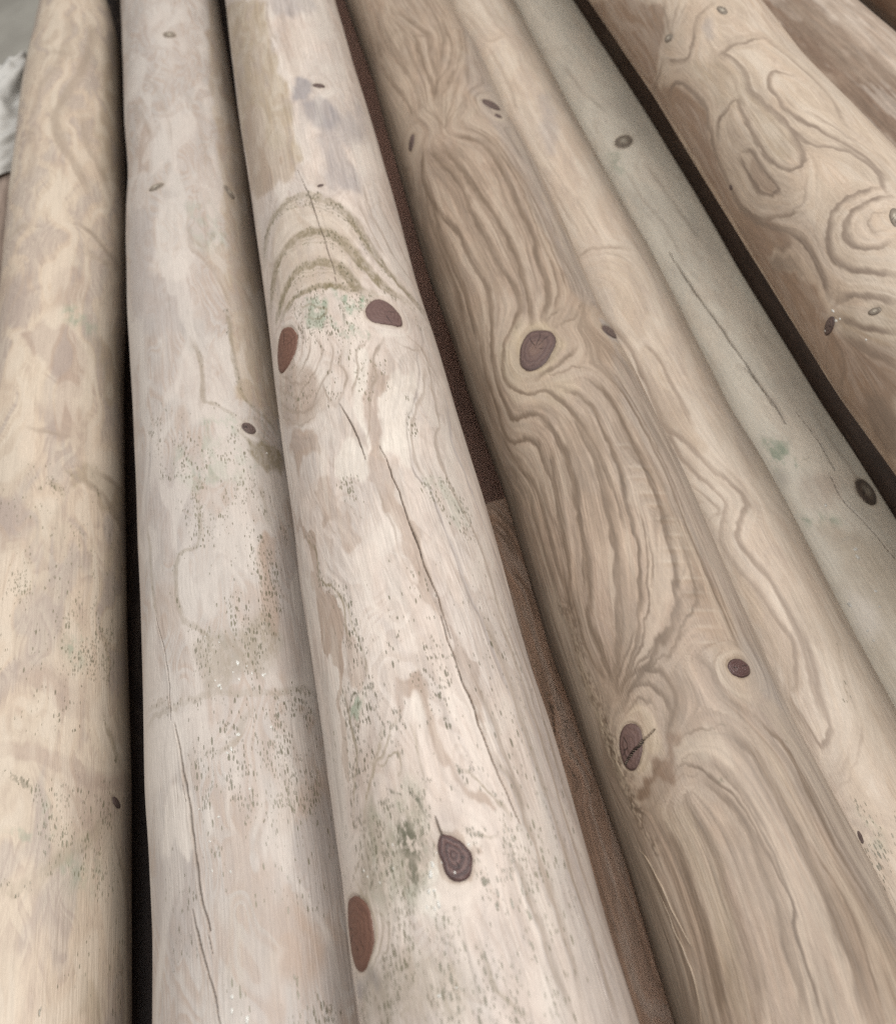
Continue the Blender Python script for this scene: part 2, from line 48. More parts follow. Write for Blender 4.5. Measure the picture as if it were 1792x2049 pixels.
  'bands': [["late",[[728.2,-2.2],[690.2,-3.5],[659.9,0.5]],1.32,1.32,0.45],["late",[[674.0,-13.7],[672.3,-26.0],[689.9,-49.1]],1.14,1.14,0.35],["late",[[753.8,-26.7],[725.2,-37.2],[735.1,-61.3]],1.23,1.23,0.35],["olive",[[449.5,-53.8],[461.3,-46.8],[469.2,-39.3],[473.9,-27.8],[475.7,-15.4],[472.6,-2.3],[464.1,10.1],[456.9,19.2],[445.7,27.5],[430.6,32.4],[415.6,38.2],[400.9,47.0],[389.9,59.3],[382.8,71.7]],1.65,4.25,0.55],["olive",[[409.3,-51.3],[425.5,-42.3],[433.4,-33.3],[438.0,-23.6],[439.2,-12.3],[438.5,-2.8],[432.5,8.1],[425.6,15.6],[415.1,22.0],[409.7,24.0],[399.4,28.9],[390.1,35.4],[383.7,42.6],[380.4,54.4]],1.58,4.75,0.7],["olive",[[394.3,-42.2],[401.5,-35.0],[408.5,-26.9],[411.6,-16.9],[410.1,-7.4],[407.7,4.0],[400.1,12.4],[390.9,16.2],[385.6,18.1],[380.4,21.1],[378.0,27.3]],1.53,4.6,0.75],["olive",[[387.4,-38.1],[392.3,-25.8],[391.4,-13.6],[390.0,-3.2],[385.7,8.5],[381.4,18.4]],0.65,3.24,0.8],["olive",[[455.6,-64.3],[463.0,-53.3],[468.7,-43.9],[471.5,-30.8],[472.0,-17.3],[468.1,-3.4],[459.2,9.7],[451.9,19.3],[440.9,28.1],[426.1,33.5],[411.3,39.7],[397.4,49.5],[388.4,64.1],[388.4,84.3]],0.59,0.59,0.4],["olive",[[461.5,-73.2],[466.0,-59.3],[469.0,-47.5],[470.1,-33.0],[469.5,-18.7],[464.9,-4.2],[455.8,9.4],[448.5,19.4],[437.6,28.6],[423.0,34.2],[408.4,40.8],[395.2,51.3],[387.9,67.9],[391.1,91.8]],0.59,0.59,0.28],["olive",[[447.8,-48.1],[461.0,-42.4],[470.0,-35.9],[476.1,-25.4],[478.9,-13.7],[476.6,-1.3],[468.4,10.5],[461.2,19.1],[449.8,26.9],[434.5,31.5],[419.2,36.9],[403.9,44.9],[391.6,55.8],[382.2,65.5]],0.59,0.59,0.3],["olive",[[411.4,-58.2],[425.0,-46.7],[431.5,-36.4],[435.0,-25.7],[435.3,-13.7],[434.1,-3.6],[427.9,7.9],[420.8,15.7],[410.4,22.5],[405.1,24.7],[395.0,30.0],[386.1,37.0],[380.1,44.9],[378.1,58.4]],0.56,0.56,0.4],["olive",[[416.4,-66.6],[425.2,-50.2],[430.4,-38.7],[433.0,-27.3],[432.7,-14.7],[431.1,-4.2],[424.7,7.7],[417.5,15.7],[407.2,22.9],[401.9,25.2],[392.0,30.8],[383.3,38.1],[377.7,46.5],[376.9,61.3]],0.56,0.56,0.28],["olive",[[408.9,-46.8],[426.4,-39.0],[435.3,-30.9],[440.6,-21.7],[442.5,-11.2],[442.2,-2.1],[436.5,8.3],[429.6,15.4],[419.1,21.5],[413.6,23.4],[403.2,28.0],[393.6,34.0],[386.8,40.6],[382.5,51.4]],0.57,0.57,0.3],["olive",[[393.3,-46.0],[399.5,-37.8],[405.7,-29.0],[408.0,-18.3],[406.0,-8.2],[403.2,3.8],[395.6,12.6],[386.5,16.6],[381.2,18.7],[376.1,21.9],[373.8,28.5]],0.54,0.54,0.4],["olive",[[392.9,-48.9],[398.2,-39.9],[403.8,-30.5],[405.6,-19.3],[403.2,-8.8],[400.2,3.6],[392.5,12.8],[383.4,17.0],[378.2,19.2],[373.2,22.5],[371.0,29.3]],0.54,0.54,0.28],["olive",[[395.4,-39.3],[403.3,-32.8],[411.0,-25.2],[414.7,-15.7],[413.7,-6.6],[411.5,4.2],[404.0,12.2],[394.7,15.8],[389.4,17.6],[384.1,20.4],[381.6,26.2]],0.55,0.55,0.3],["olive",[[383.8,-25.4],[379.9,-12.4],[369.9,-2.3],[366.6,-8.6],[372.9,-16.7]],0.84,0.84,0.6],["late",[[483.1,44.0],[459.0,44.1],[440.9,50.3],[425.2,55.5],[413.6,65.8],[406.3,75.1],[402.4,91.8]],0.59,1.53,0.5],["late",[[485.5,55.3],[461.8,59.3],[444.5,67.3],[428.2,77.2],[421.0,92.0]],0.61,1.57,0.5],["late",[[485.1,68.2],[467.0,75.3],[458.7,91.8]],0.63,1.63,0.5],["late",[[452.8,30.5],[428.3,37.9],[407.3,45.4],[392.4,54.6],[383.6,63.0]],0.56,1.47,0.5],["late",[[465.8,35.9],[450.7,37.7],[433.4,42.1],[417.6,48.1]],0.59,1.53,0.5],["mold",[[368.3,-11.7],[361.5,-7.7],[361.8,-3.4]],0.93,0.93,0.8],["mold",[[371.4,7.0],[363.3,7.5],[355.7,6.9]],0.93,0.93,0.8],["mold",[[353.1,11.6],[343.8,13.1]],0.9,0.9,0.8],["mold",[[368.9,57.9],[362.3,63.1]],0.95,0.95,0.8],["pale",[[358.2,17.6],[373.8,25.1],[379.2,35.7],[376.9,46.9],[361.2,52.1],[350.1,47.5],[346.5,34.0],[350.3,21.8]],1.04,1.04,0.35],["patch",[[365.6,-64.1],[383.2,-55.5],[386.2,-40.6],[379.1,-27.8],[362.0,-21.7],[348.4,-25.9],[341.0,-37.8]],1.06,1.06,0.4],["late",[[356.6,-12.9],[343.5,-10.6],[333.9,-16.7],[326.9,-28.0],[323.8,-39.3]],0.5,1.2,0.6],["late",[[349.2,-4.1],[337.2,-3.4],[325.7,-9.4],[319.1,-17.7],[311.9,-23.9]],0.49,1.17,0.6],["late",[[340.3,3.7],[329.0,-0.8],[318.1,2.4],[307.2,-4.7]],0.48,1.16,0.6],["late",[[344.4,20.7],[332.8,9.9],[319.0,8.7],[305.0,1.1]],0.48,1.16,0.6],["late",[[343.0,29.3],[329.8,20.5],[317.3,19.3],[301.9,12.5]],0.48,1.16,0.6],["late",[[341.3,38.2],[339.1,46.1],[343.9,60.6]],0.51,1.21,0.6],["late",[[348.4,47.0],[345.3,57.5],[333.5,60.8],[327.5,68.5]],0.51,1.22,0.6],["late",[[356.4,-17.6],[343.9,-21.4],[337.9,-31.7]],0.51,1.22,0.6],["late",[[325.1,-13.7],[313.7,-12.8],[303.4,-8.1]],0.48,1.15,0.6],["late",[[354.0,-49.7],[334.8,-34.5],[328.1,-22.5],[332.1,-12.5]],1.0,1.0,0.4],["late",[[346.1,-52.7],[326.3,-36.4],[319.4,-24.1],[323.1,-14.1]],0.99,0.99,0.4],["late",[[338.7,-56.0],[318.1,-38.2],[311.0,-25.8],[314.4,-15.6]],0.98,0.98,0.4],["late",[[332.9,-59.5],[311.2,-40.0],[304.0,-27.4],[307.1,-17.1]],0.97,0.97,0.4],["late",[[277.3,-13.7],[269.2,-16.8],[263.2,-16.5]],0.53,0.53,0.5],["late",[[262.4,-35.1],[242.2,-26.2],[228.9,-18.8]],0.43,0.43,0.4],["late",[[324.8,19.5],[302.5,12.6],[284.0,8.6],[273.2,2.8]],0.46,0.46,0.45],["late",[[248.9,6.2],[237.4,8.3],[226.3,10.4],[214.1,10.8],[205.1,11.9],[195.8,15.9],[186.1,19.6]],0.49,0.49,0.4],["grey",[[342.4,53.2],[321.7,48.9],[303.2,42.2],[292.5,34.1],[279.3,29.5],[267.0,27.6],[251.7,28.7],[246.3,34.4],[235.2,35.1],[226.7,36.3],[217.6,38.5],[205.7,39.8],[196.1,41.7],[186.0,44.5],[172.5,47.1],[159.2,48.8],[146.4,50.4]],0.51,1.37,0.5],["late",[[334.9,59.4],[305.0,56.1],[292.3,54.7],[279.6,47.3],[266.8,46.0],[254.1,47.7],[242.3,50.9],[231.3,55.9],[218.8,60.5],[203.0,62.2],[189.4,62.7],[173.5,66.9],[158.8,70.1],[141.6,67.2]],0.52,1.39,0.5],["grey",[[320.2,72.1],[297.0,65.3],[279.4,61.2],[262.1,64.6],[244.8,68.5],[228.6,72.8],[209.8,78.7],[191.7,86.6],[175.3,92.1]],0.54,1.44,0.5],["late",[[328.7,55.7],[308.9,48.1],[287.4,35.2],[275.7,31.5],[262.3,30.0],[250.8,34.3]],0.55,1.47,0.5],["late",[[342.4,53.2],[321.7,48.9],[303.2,42.2],[292.5,34.1],[279.3,29.5],[267.0,27.6],[251.7,28.7],[246.3,34.4],[235.2,35.1],[226.7,36.3],[217.6,38.5],[205.7,39.8],[196.1,41.7],[186.0,44.5],[172.5,47.1],[159.2,48.8],[146.4,50.4]],0.43,0.43,0.4],["late",[[229.0,19.4],[216.5,21.8],[202.6,23.7],[191.1,25.0],[177.3,26.4]],0.8,0.8,0.4],["olive",[[248.5,-46.9],[233.9,-38.6],[217.8,-37.5],[209.7,-27.2],[203.9,-25.1],[189.5,-24.5],[180.3,-24.2]],0.5,0.5,0.75],["olive",[[205.6,-24.6],[194.0,-22.0],[181.7,-18.6],[170.7,-17.6],[161.6,-18.7]],0.47,0.47,0.5],["olive",[[163.2,-34.8],[149.0,-32.8],[138.9,-31.3],[131.1,-35.1],[118.3,-41.0]],0.38,0.91,0.6],["mold",[[155.4,-32.4],[160.4,-28.0],[160.4,-21.4],[159.2,-17.0]],0.69,0.69,0.8],["olive",[[146.0,-5.4],[138.7,-12.3],[132.8,-18.0],[127.7,-25.2],[118.4,-30.4],[113.4,-34.7]],0.37,0.81,0.55],["olive",[[140.3,-1.9],[132.4,-1.0],[123.4,-0.5],[116.2,-0.5]],0.36,0.79,0.55],["olive",[[142.5,-14.5],[138.5,-16.6],[131.1,-21.9],[126.0,-26.9]],0.37,0.81,0.55],["olive",[[120.0,16.5],[112.6,23.4],[106.4,29.6],[100.0,33.1]],0.35,0.78,0.55],["olive",[[131.7,-24.7],[129.0,-19.0],[131.6,-14.0],[131.8,-9.9],[125.9,-9.9],[123.5,-12.0]],0.51,0.51,0.7],["mold",[[116.6,-21.1],[118.1,-15.4],[115.5,-9.0],[111.5,-4.4],[106.3,-2.6]],0.43,1.42,0.8],["mold",[[104.4,-13.9],[101.4,-9.9],[96.9,-13.1]],1.55,1.55,0.85],["mold",[[100.7,-22.3],[98.3,-27.7],[95.0,-32.5],[90.4,-37.0]],0.65,0.65,0.85],["olive",[[104.6,-37.8],[99.9,-45.0],[98.0,-50.3]],0.52,0.52,0.5],["mold",[[96.3,-13.2],[91.3,-11.4],[88.3,-14.8],[86.0,-10.6]],0.84,0.84,0.6],["mold",[[81.5,-24.5],[76.6,-24.6],[72.4,-27.1]],0.7,0.7,0.6],["mold",[[91.8,27.8],[85.9,28.8],[82.4,26.1]],1.11,1.11,0.4],["mold",[[73.5,-3.8],[68.3,-4.3],[66.7,-2.3]],0.68,0.68,0.6],["mold",[[69.2,35.1],[66.0,37.6]],0.62,0.62,0.6],["olive",[[98.6,11.9],[97.1,18.8],[95.3,25.2]],0.69,0.69,0.55],["olive",[[100.2,30.4],[95.5,30.2]],0.49,0.49,0.6],["olive",[[63.8,-4.8],[60.0,-3.4],[54.1,-1.9],[48.8,-2.8]],0.67,0.67,0.5],["olive",[[64.5,9.3],[57.3,10.9],[50.4,11.8],[45.2,17.0],[41.4,21.0]],0.67,0.67,0.5],["olive",[[56.6,-8.6],[50.9,-7.8],[46.2,-6.0]],0.67,0.67,0.5],["olive",[[53.3,-24.4],[51.6,-29.3],[48.8,-23.8]],0.69,0.69,0.5],["yellow",[[98.6,-47.6],[90.8,-40.8],[83.1,-35.7],[76.8,-35.0],[70.9,-40.8],[67.4,-49.7]],0.87,0.87,0.6],["olive",[[82.0,-31.4],[75.9,-31.4],[69.9,-36.7],[67.2,-45.7]],0.43,0.43,0.5],["olive",[[83.8,-33.5],[77.4,-27.9],[70.7,-30.0],[66.9,-39.2]],0.42,0.42,0.5],["late",[[182.3,49.5],[159.9,51.8],[137.2,52.8],[118.7,54.6],[101.4,56.7],[84.5,59.0],[68.6,61.6],[53.3,62.1],[38.9,62.2]],0.52,1.77,0.6],["grey",[[182.1,47.8],[159.7,50.1],[137.0,51.2],[118.6,53.0],[101.3,55.0],[84.4,57.3],[68.6,59.8],[53.3,60.3],[38.9,60.5]],0.37,0.66,0.35],["late",[[184.4,60.3],[162.0,63.3],[138.8,63.7],[117.0,65.5],[102.4,66.3],[84.6,68.7],[69.3,72.7]],0.53,1.83,0.6],["grey",[[183.9,58.3],[161.5,61.0],[138.4,61.5],[116.7,63.3],[102.1,64.1],[84.4,66.4],[69.1,70.0]],0.38,0.68,0.35],["late",[[188.4,74.1],[162.6,76.0],[137.8,74.8],[114.2,75.6],[99.6,76.6]],0.55,1.89,0.6],["grey",[[187.2,70.6],[161.5,72.0],[137.1,71.5],[113.6,72.3],[99.0,73.2]],0.39,0.7,0.35],["late",[[154.5,32.4],[139.6,35.6],[122.6,37.9],[105.2,41.9]],0.51,1.75,0.6],["grey",[[154.5,31.2],[139.6,34.4],[122.6,36.7],[105.2,40.7]],0.37,0.66,0.35],["late",[[122.7,33.0],[110.2,38.6],[96.9,40.8],[83.7,42.3],[68.7,44.6],[56.6,44.9],[45.2,45.0]],0.49,1.69,0.6],["grey",[[122.8,31.8],[110.2,37.4],[97.0,39.6],[83.7,41.1],[68.7,43.4],[56.7,43.7],[45.3,43.9]],0.35,0.63,0.35],["late",[[91.6,29.5],[69.3,34.3],[56.2,35.2],[40.4,37.0]],0.48,1.65,0.6],["grey",[[91.7,28.5],[69.4,33.2],[56.3,34.2],[40.5,36.0]],0.34,0.62,0.35]],
  'polys': [["yellow",[[811.6,-73.0],[735.5,-11.0],[710.6,-5.2],[681.6,-4.5],[646.2,-1.2],[606.2,0.4],[559.5,2.3],[514.8,-0.9],[499.7,-11.7],[504.0,-37.6],[534.1,-59.6],[587.4,-64.1],[638.8,-65.1],[706.8,-65.4]],2.75,0.75],["patch",[[620.1,-52.3],[583.1,-22.8],[549.9,-23.7],[507.4,-7.0],[497.1,-13.9],[504.0,-37.6],[540.4,-61.1]],3.42,0.45],["grey",[[604.6,7.1],[599.5,19.6],[590.3,21.5],[577.8,15.5],[581.1,3.7]],3.18,0.95],["grey",[[574.6,7.7],[577.7,24.4],[563.6,37.0],[543.0,33.4],[538.7,20.0],[552.5,7.9]],4.15,0.75],["grey",[[538.7,20.0],[543.0,33.4],[514.6,30.1],[491.9,40.4],[469.9,36.3],[477.8,18.1],[504.9,19.3],[520.7,15.7]],3.87,0.5],["grey",[[727.6,-1.3],[728.5,40.6],[706.5,37.4],[694.1,6.5]],5.91,0.5],["patch",[[694.9,4.7],[679.2,22.7],[628.5,22.4],[602.2,10.1],[631.9,4.0]],4.67,0.4],["grey",[[552.7,33.8],[594.8,74.2],[544.7,59.7],[520.9,36.4]],4.16,0.4],["yellow",[[443.8,-48.2],[469.4,-33.6],[473.9,-15.7],[469.9,-2.7],[458.8,12.2],[439.6,30.8],[382.2,19.8],[393.1,-20.1],[397.0,-41.5]],4.67,0.4],["green",[[385.3,1.9],[377.1,24.4],[367.5,18.6],[362.8,9.4],[371.2,7.6],[378.3,0.8]],1.47,0.75],["green",[[389.9,-20.3],[380.6,-4.5],[363.4,-1.8],[357.0,7.8],[345.5,12.1],[347.6,-0.3],[361.6,-13.6],[380.8,-23.7]],1.87,0.55],["green",[[353.2,10.9],[348.8,24.1],[339.9,22.4],[342.6,11.6]],1.6,0.6],["specks",[[401.2,-21.9],[378.7,24.7],[358.2,18.2],[339.8,24.9],[339.9,4.9],[359.1,-17.2],[383.3,-29.1]],3.12,0.75],["specks",[[382.2,-41.6],[342.9,28.0],[328.5,30.1],[295.8,18.2],[336.3,-57.3]],4.01,0.45],["patch",[[363.6,-48.5],[340.0,-25.6],[319.2,-11.9],[305.5,-18.9],[302.9,-27.7],[313.9,-41.8],[327.2,-55.8]],2.47,0.65],["patch",[[312.3,-52.4],[299.4,-30.4],[290.9,-20.7],[282.9,-24.1],[286.9,-34.7],[284.8,-41.0],[296.2,-46.6]],1.13,0.7],["patch",[[262.4,-35.1],[263.4,-19.3],[247.5,-19.4],[234.6,-12.6],[223.5,-8.2],[219.7,-15.1],[228.9,-18.8],[242.2,-26.2]],1.02,0.6],["pale",[[332.9,12.4],[327.7,18.8],[308.9,14.0],[289.0,8.5],[277.5,4.9],[290.6,3.0],[308.3,4.9]],1.12,0.6],["pale",[[279.5,-10.6],[280.0,0.7],[266.1,2.5],[257.4,-6.1],[262.6,-15.3]],1.77,0.5],["pale",[[321.8,27.5],[321.8,44.6],[303.2,42.2],[279.3,29.5],[267.0,27.6],[263.3,14.4],[273.1,13.1],[301.4,20.6]],1.84,0.5],["patch",[[324.8,19.5],[323.2,27.8],[305.3,22.1],[287.7,15.2],[271.9,12.8],[258.7,13.5],[246.8,16.7],[230.1,19.6],[216.6,21.3],[201.7,23.4],[191.1,25.0],[176.4,27.2],[167.4,30.9],[158.4,33.9],[149.8,34.8],[138.5,33.2],[138.7,29.3],[148.4,28.4],[162.3,26.1],[176.5,25.2],[180.4,21.2],[186.1,19.6],[193.8,17.4],[196.9,15.1],[205.1,11.9],[214.1,10.8],[226.3,10.4],[237.4,8.3],[248.9,6.2],[262.7,1.9],[273.2,2.8],[284.0,8.6],[302.5,12.6]],0.74,0.6],["specks",[[304.9,37.4],[299.0,41.7],[277.1,33.7],[271.9,28.7],[281.8,27.7]],2.75,0.8],["specks",[[252.9,29.0],[255.0,40.2],[249.4,51.8],[235.1,57.3],[221.2,61.5],[214.8,52.9],[223.4,43.8],[237.2,32.2]],2.56,0.85],["green",[[253.0,31.3],[252.6,39.5],[245.2,49.1],[223.9,56.2],[223.8,46.4],[237.5,35.7]],2.14,0.3],["specks",[[263.8,-17.8],[258.3,1.1],[240.5,4.6],[243.7,-10.9],[252.7,-18.4]],2.59,0.7],["patch",[[272.4,-68.4],[253.2,-45.5],[233.9,-38.6],[217.8,-37.5],[205.6,-26.8],[194.0,-26.2],[183.4,-27.3],[173.4,-28.8],[162.1,-35.1],[155.5,-37.2],[157.0,-40.7],[171.8,-35.6],[182.5,-37.6],[194.6,-43.7],[208.8,-45.3],[223.4,-44.2],[240.5,-46.5],[254.9,-55.5]],0.66,0.75],["patch",[[193.7,-23.4],[183.8,-19.4],[170.7,-17.6],[162.4,-18.5],[164.0,-27.0],[176.8,-26.5]],0.78,0.5],["patch",[[204.6,-45.8],[194.9,-25.2],[178.1,-28.7],[168.0,-35.9],[162.2,-36.5],[149.8,-34.9],[141.6,-34.2],[133.5,-41.9],[142.2,-40.2],[151.3,-38.6],[162.5,-39.4],[170.2,-37.0],[178.7,-34.4],[182.8,-37.5],[194.1,-43.9]],0.63,0.7],["green",[[161.7,-29.1],[161.2,-21.2],[159.2,-18.1],[153.1,-28.7],[152.9,-32.4]],0.76,0.5],["patch",[[141.9,-7.4],[149.9,-5.0],[157.9,-0.9],[161.5,4.5],[158.1,8.9],[152.0,10.0],[143.8,10.6],[135.8,11.3],[127.8,13.7],[119.9,17.0],[113.3,23.6],[106.4,29.6],[109.9,22.6],[117.4,14.9],[126.2,10.2],[135.7,8.1],[143.1,6.3],[151.5,4.6],[150.8,0.6],[143.8,-3.0]],1.16,0.75],["pale",[[150.6,1.5],[149.9,6.1],[144.5,7.1],[141.0,4.9],[142.8,0.6],[147.0,-0.3]],1.61,0.25],["mold",[[105.2,-16.8],[105.0,-10.9],[100.2,-7.9],[95.6,-10.5],[94.9,-15.5],[99.4,-17.4]],2.81,0.8],["mold",[[94.7,-14.6],[92.9,-10.1],[86.8,-8.6],[85.5,-13.5]],1.74,0.45],["olive",[[119.2,-21.6],[115.0,-4.4],[105.3,-1.5],[93.7,-2.7],[84.0,-10.0],[87.9,-30.1],[89.6,-41.1],[99.2,-47.3],[110.5,-34.3]],5.0,0.36],["olive",[[66.9,-49.9],[64.1,-6.4],[57.1,-0.2],[44.1,-2.6],[54.9,-57.6]],4.18,0.3],["green",[[119.2,-21.6],[114.0,-2.9],[103.4,-2.0],[84.2,-2.9],[83.0,-15.9],[93.9,-40.1],[104.5,-30.7]],3.54,0.3],["patch",[[142.7,-33.1],[137.5,-8.5],[122.0,-0.8],[116.6,-7.8],[124.8,-29.8]],4.37,0.3],["pale",[[91.7,-5.3],[90.9,-2.0],[85.4,-2.6],[85.6,-6.1]],0.69,0.75],["pale",[[83.2,-9.3],[83.8,-3.8],[78.9,-0.7],[75.4,-4.2],[77.8,-9.7]],0.82,0.75],["specks",[[108.8,-9.8],[102.9,0.5],[89.9,0.0],[81.7,-10.5],[84.9,-30.7],[99.9,-38.0]],2.82,0.9],["specks",[[121.9,-25.5],[114.0,-2.9],[94.9,-2.5],[85.0,-6.2],[89.3,-35.1],[119.4,-44.4]],2.86,0.95],["specks",[[91.6,-31.9],[83.9,-1.2],[59.8,0.6],[44.4,-4.1],[56.2,-65.6],[73.5,-34.1]],4.2,0.75],["specks",[[163.0,-25.9],[153.2,-12.9],[130.4,-10.2],[119.5,-13.0],[124.9,-38.7],[153.9,-32.8]],4.47,0.5],["specks",[[184.6,-5.3],[176.0,25.0],[140.8,19.5],[143.1,6.3],[163.4,-1.9],[177.1,-7.1]],4.52,0.45],["specks",[[100.1,14.5],[99.1,36.6],[68.7,42.6],[63.8,29.5],[78.0,13.1]],4.15,0.55],["specks",[[56.2,10.6],[52.7,35.5],[38.7,29.5],[43.1,2.5]],3.36,0.6],["specks",[[204.1,-44.8],[195.0,91.9],[47.4,63.3],[36.4,55.1],[57.3,-73.0]],9.28,0.3],["specks",[[182.3,49.5],[173.1,59.9],[156.5,44.0],[167.9,40.8]],3.12,0.5],["patch",[[105.9,0.6],[100.2,3.3],[97.3,7.7],[92.6,12.5],[87.1,14.6],[81.5,10.8],[82.7,4.4],[88.7,-0.3],[94.6,-1.2],[99.3,1.3]],0.69,0.9],["grey",[[68.5,-60.9],[65.2,-36.9],[59.9,-39.0],[63.1,-57.8]],1.81,0.6],["grey",[[187.4,71.2],[194.7,91.8],[49.1,91.5],[36.1,68.1],[36.7,49.6],[94.2,50.7]],4.57,0.2]],
  'cracks': [[[[272.1,12.2],[259.7,14.8],[244.5,17.3],[231.2,18.8],[217.6,21.0],[203.6,22.9],[192.1,25.2],[180.9,25.9],[171.1,26.8]],0.49,1.6],[[[181.4,24.5],[161.7,25.9],[153.9,26.7],[147.1,28.0],[138.3,29.2],[132.0,30.1],[124.3,31.5],[116.1,32.8],[108.2,34.9],[98.5,36.4]],0.51,1.8],[[[304.0,-5.4],[289.3,-0.9],[280.0,0.7],[266.1,2.5]],0.45,1.2],[[[501.2,-3.8],[466.0,1.4],[432.5,5.2],[410.2,7.3],[387.6,7.5]],0.41,0.8],[[[76.0,54.7],[69.7,56.7],[64.2,57.3]],0.25,0.8],[[[60.5,57.5],[50.9,58.9],[42.9,58.3],[36.3,58.1]],0.35,1.2],[[[105.5,0.8],[102.7,1.3],[99.0,2.6]],0.42,1.2]],
  'knots': [["dark",[[593.8,32.2],[592.9,31.8],[592.0,30.8],[591.3,29.4],[590.9,27.9],[590.8,26.2],[591.1,24.7],[591.6,23.4],[592.4,22.4],[593.3,21.8],[594.1,21.8],[594.9,22.2],[595.5,23.1],[596.0,24.4],[596.2,25.9],[596.3,27.6],[596.2,29.2],[595.9,30.6],[595.3,31.6],[594.6,32.2]]],["dark",[[479.2,13.1],[478.7,13.0],[478.3,12.6],[477.9,12.1],[477.7,11.4],[477.6,10.6],[477.6,9.8],[477.8,9.1],[478.1,8.6],[478.5,8.2],[478.9,8.1],[479.3,8.2],[479.7,8.6],[480.0,9.1],[480.3,9.8],[480.4,10.6],[480.3,11.3],[480.2,12.0],[479.9,12.6],[479.6,13.0]]],["mauve",[[364.2,21.6],[370.6,25.7],[374.5,32.6],[373.3,38.6],[369.0,43.3],[363.7,46.4],[357.2,46.0],[354.3,42.6],[354.1,35.6],[354.9,26.5],[358.7,22.1]]],["red",[[380.2,-39.2],[374.9,-30.7],[367.0,-26.6],[361.0,-26.7],[354.4,-30.2],[350.5,-36.9],[351.7,-46.7],[358.1,-51.7],[368.0,-50.8],[376.7,-46.3]]],["ringed",[[99.8,2.3],[99.1,3.9],[97.8,7.0],[95.6,9.8],[93.3,11.8],[91.1,13.4],[87.9,13.3],[85.0,12.0],[83.3,9.5],[83.0,6.2],[84.6,2.7],[87.1,1.0],[90.4,0.6],[93.1,-0.2],[96.3,0.1],[98.7,1.3]]],["red",[[93.6,-58.9],[93.3,-51.2],[90.8,-44.3],[87.2,-39.3],[83.5,-37.1],[79.0,-36.6],[75.0,-37.7],[71.6,-41.3],[69.2,-46.7],[68.9,-52.4],[71.6,-58.0],[76.7,-61.8],[82.0,-62.2],[87.8,-62.5]]]],
  'drops': [[90.6,-3.3,0.73],[87.8,-4.8,0.83],[82.9,-6.7,0.72],[82.7,-4.5,0.52],[78.2,-3.5,0.92],[77.4,-5.4,0.51],[78.5,-8.6,0.41],[93.6,10.2,0.47],[93.8,12.8,0.41],[86.3,5.2,0.62],[93.9,-0.9,0.26],[90.4,0.5,0.26],[101.4,-19.9,0.37],[93.9,-21.4,0.37],[95.5,-36.6,0.33],[91.5,-29.3,0.32],[98.1,-38.7,0.38],[53.1,-10.5,0.51],[53.8,-2.9,0.35],[53.8,11.8,0.25],[90.6,12.9,0.31]],
 },
 'D': {
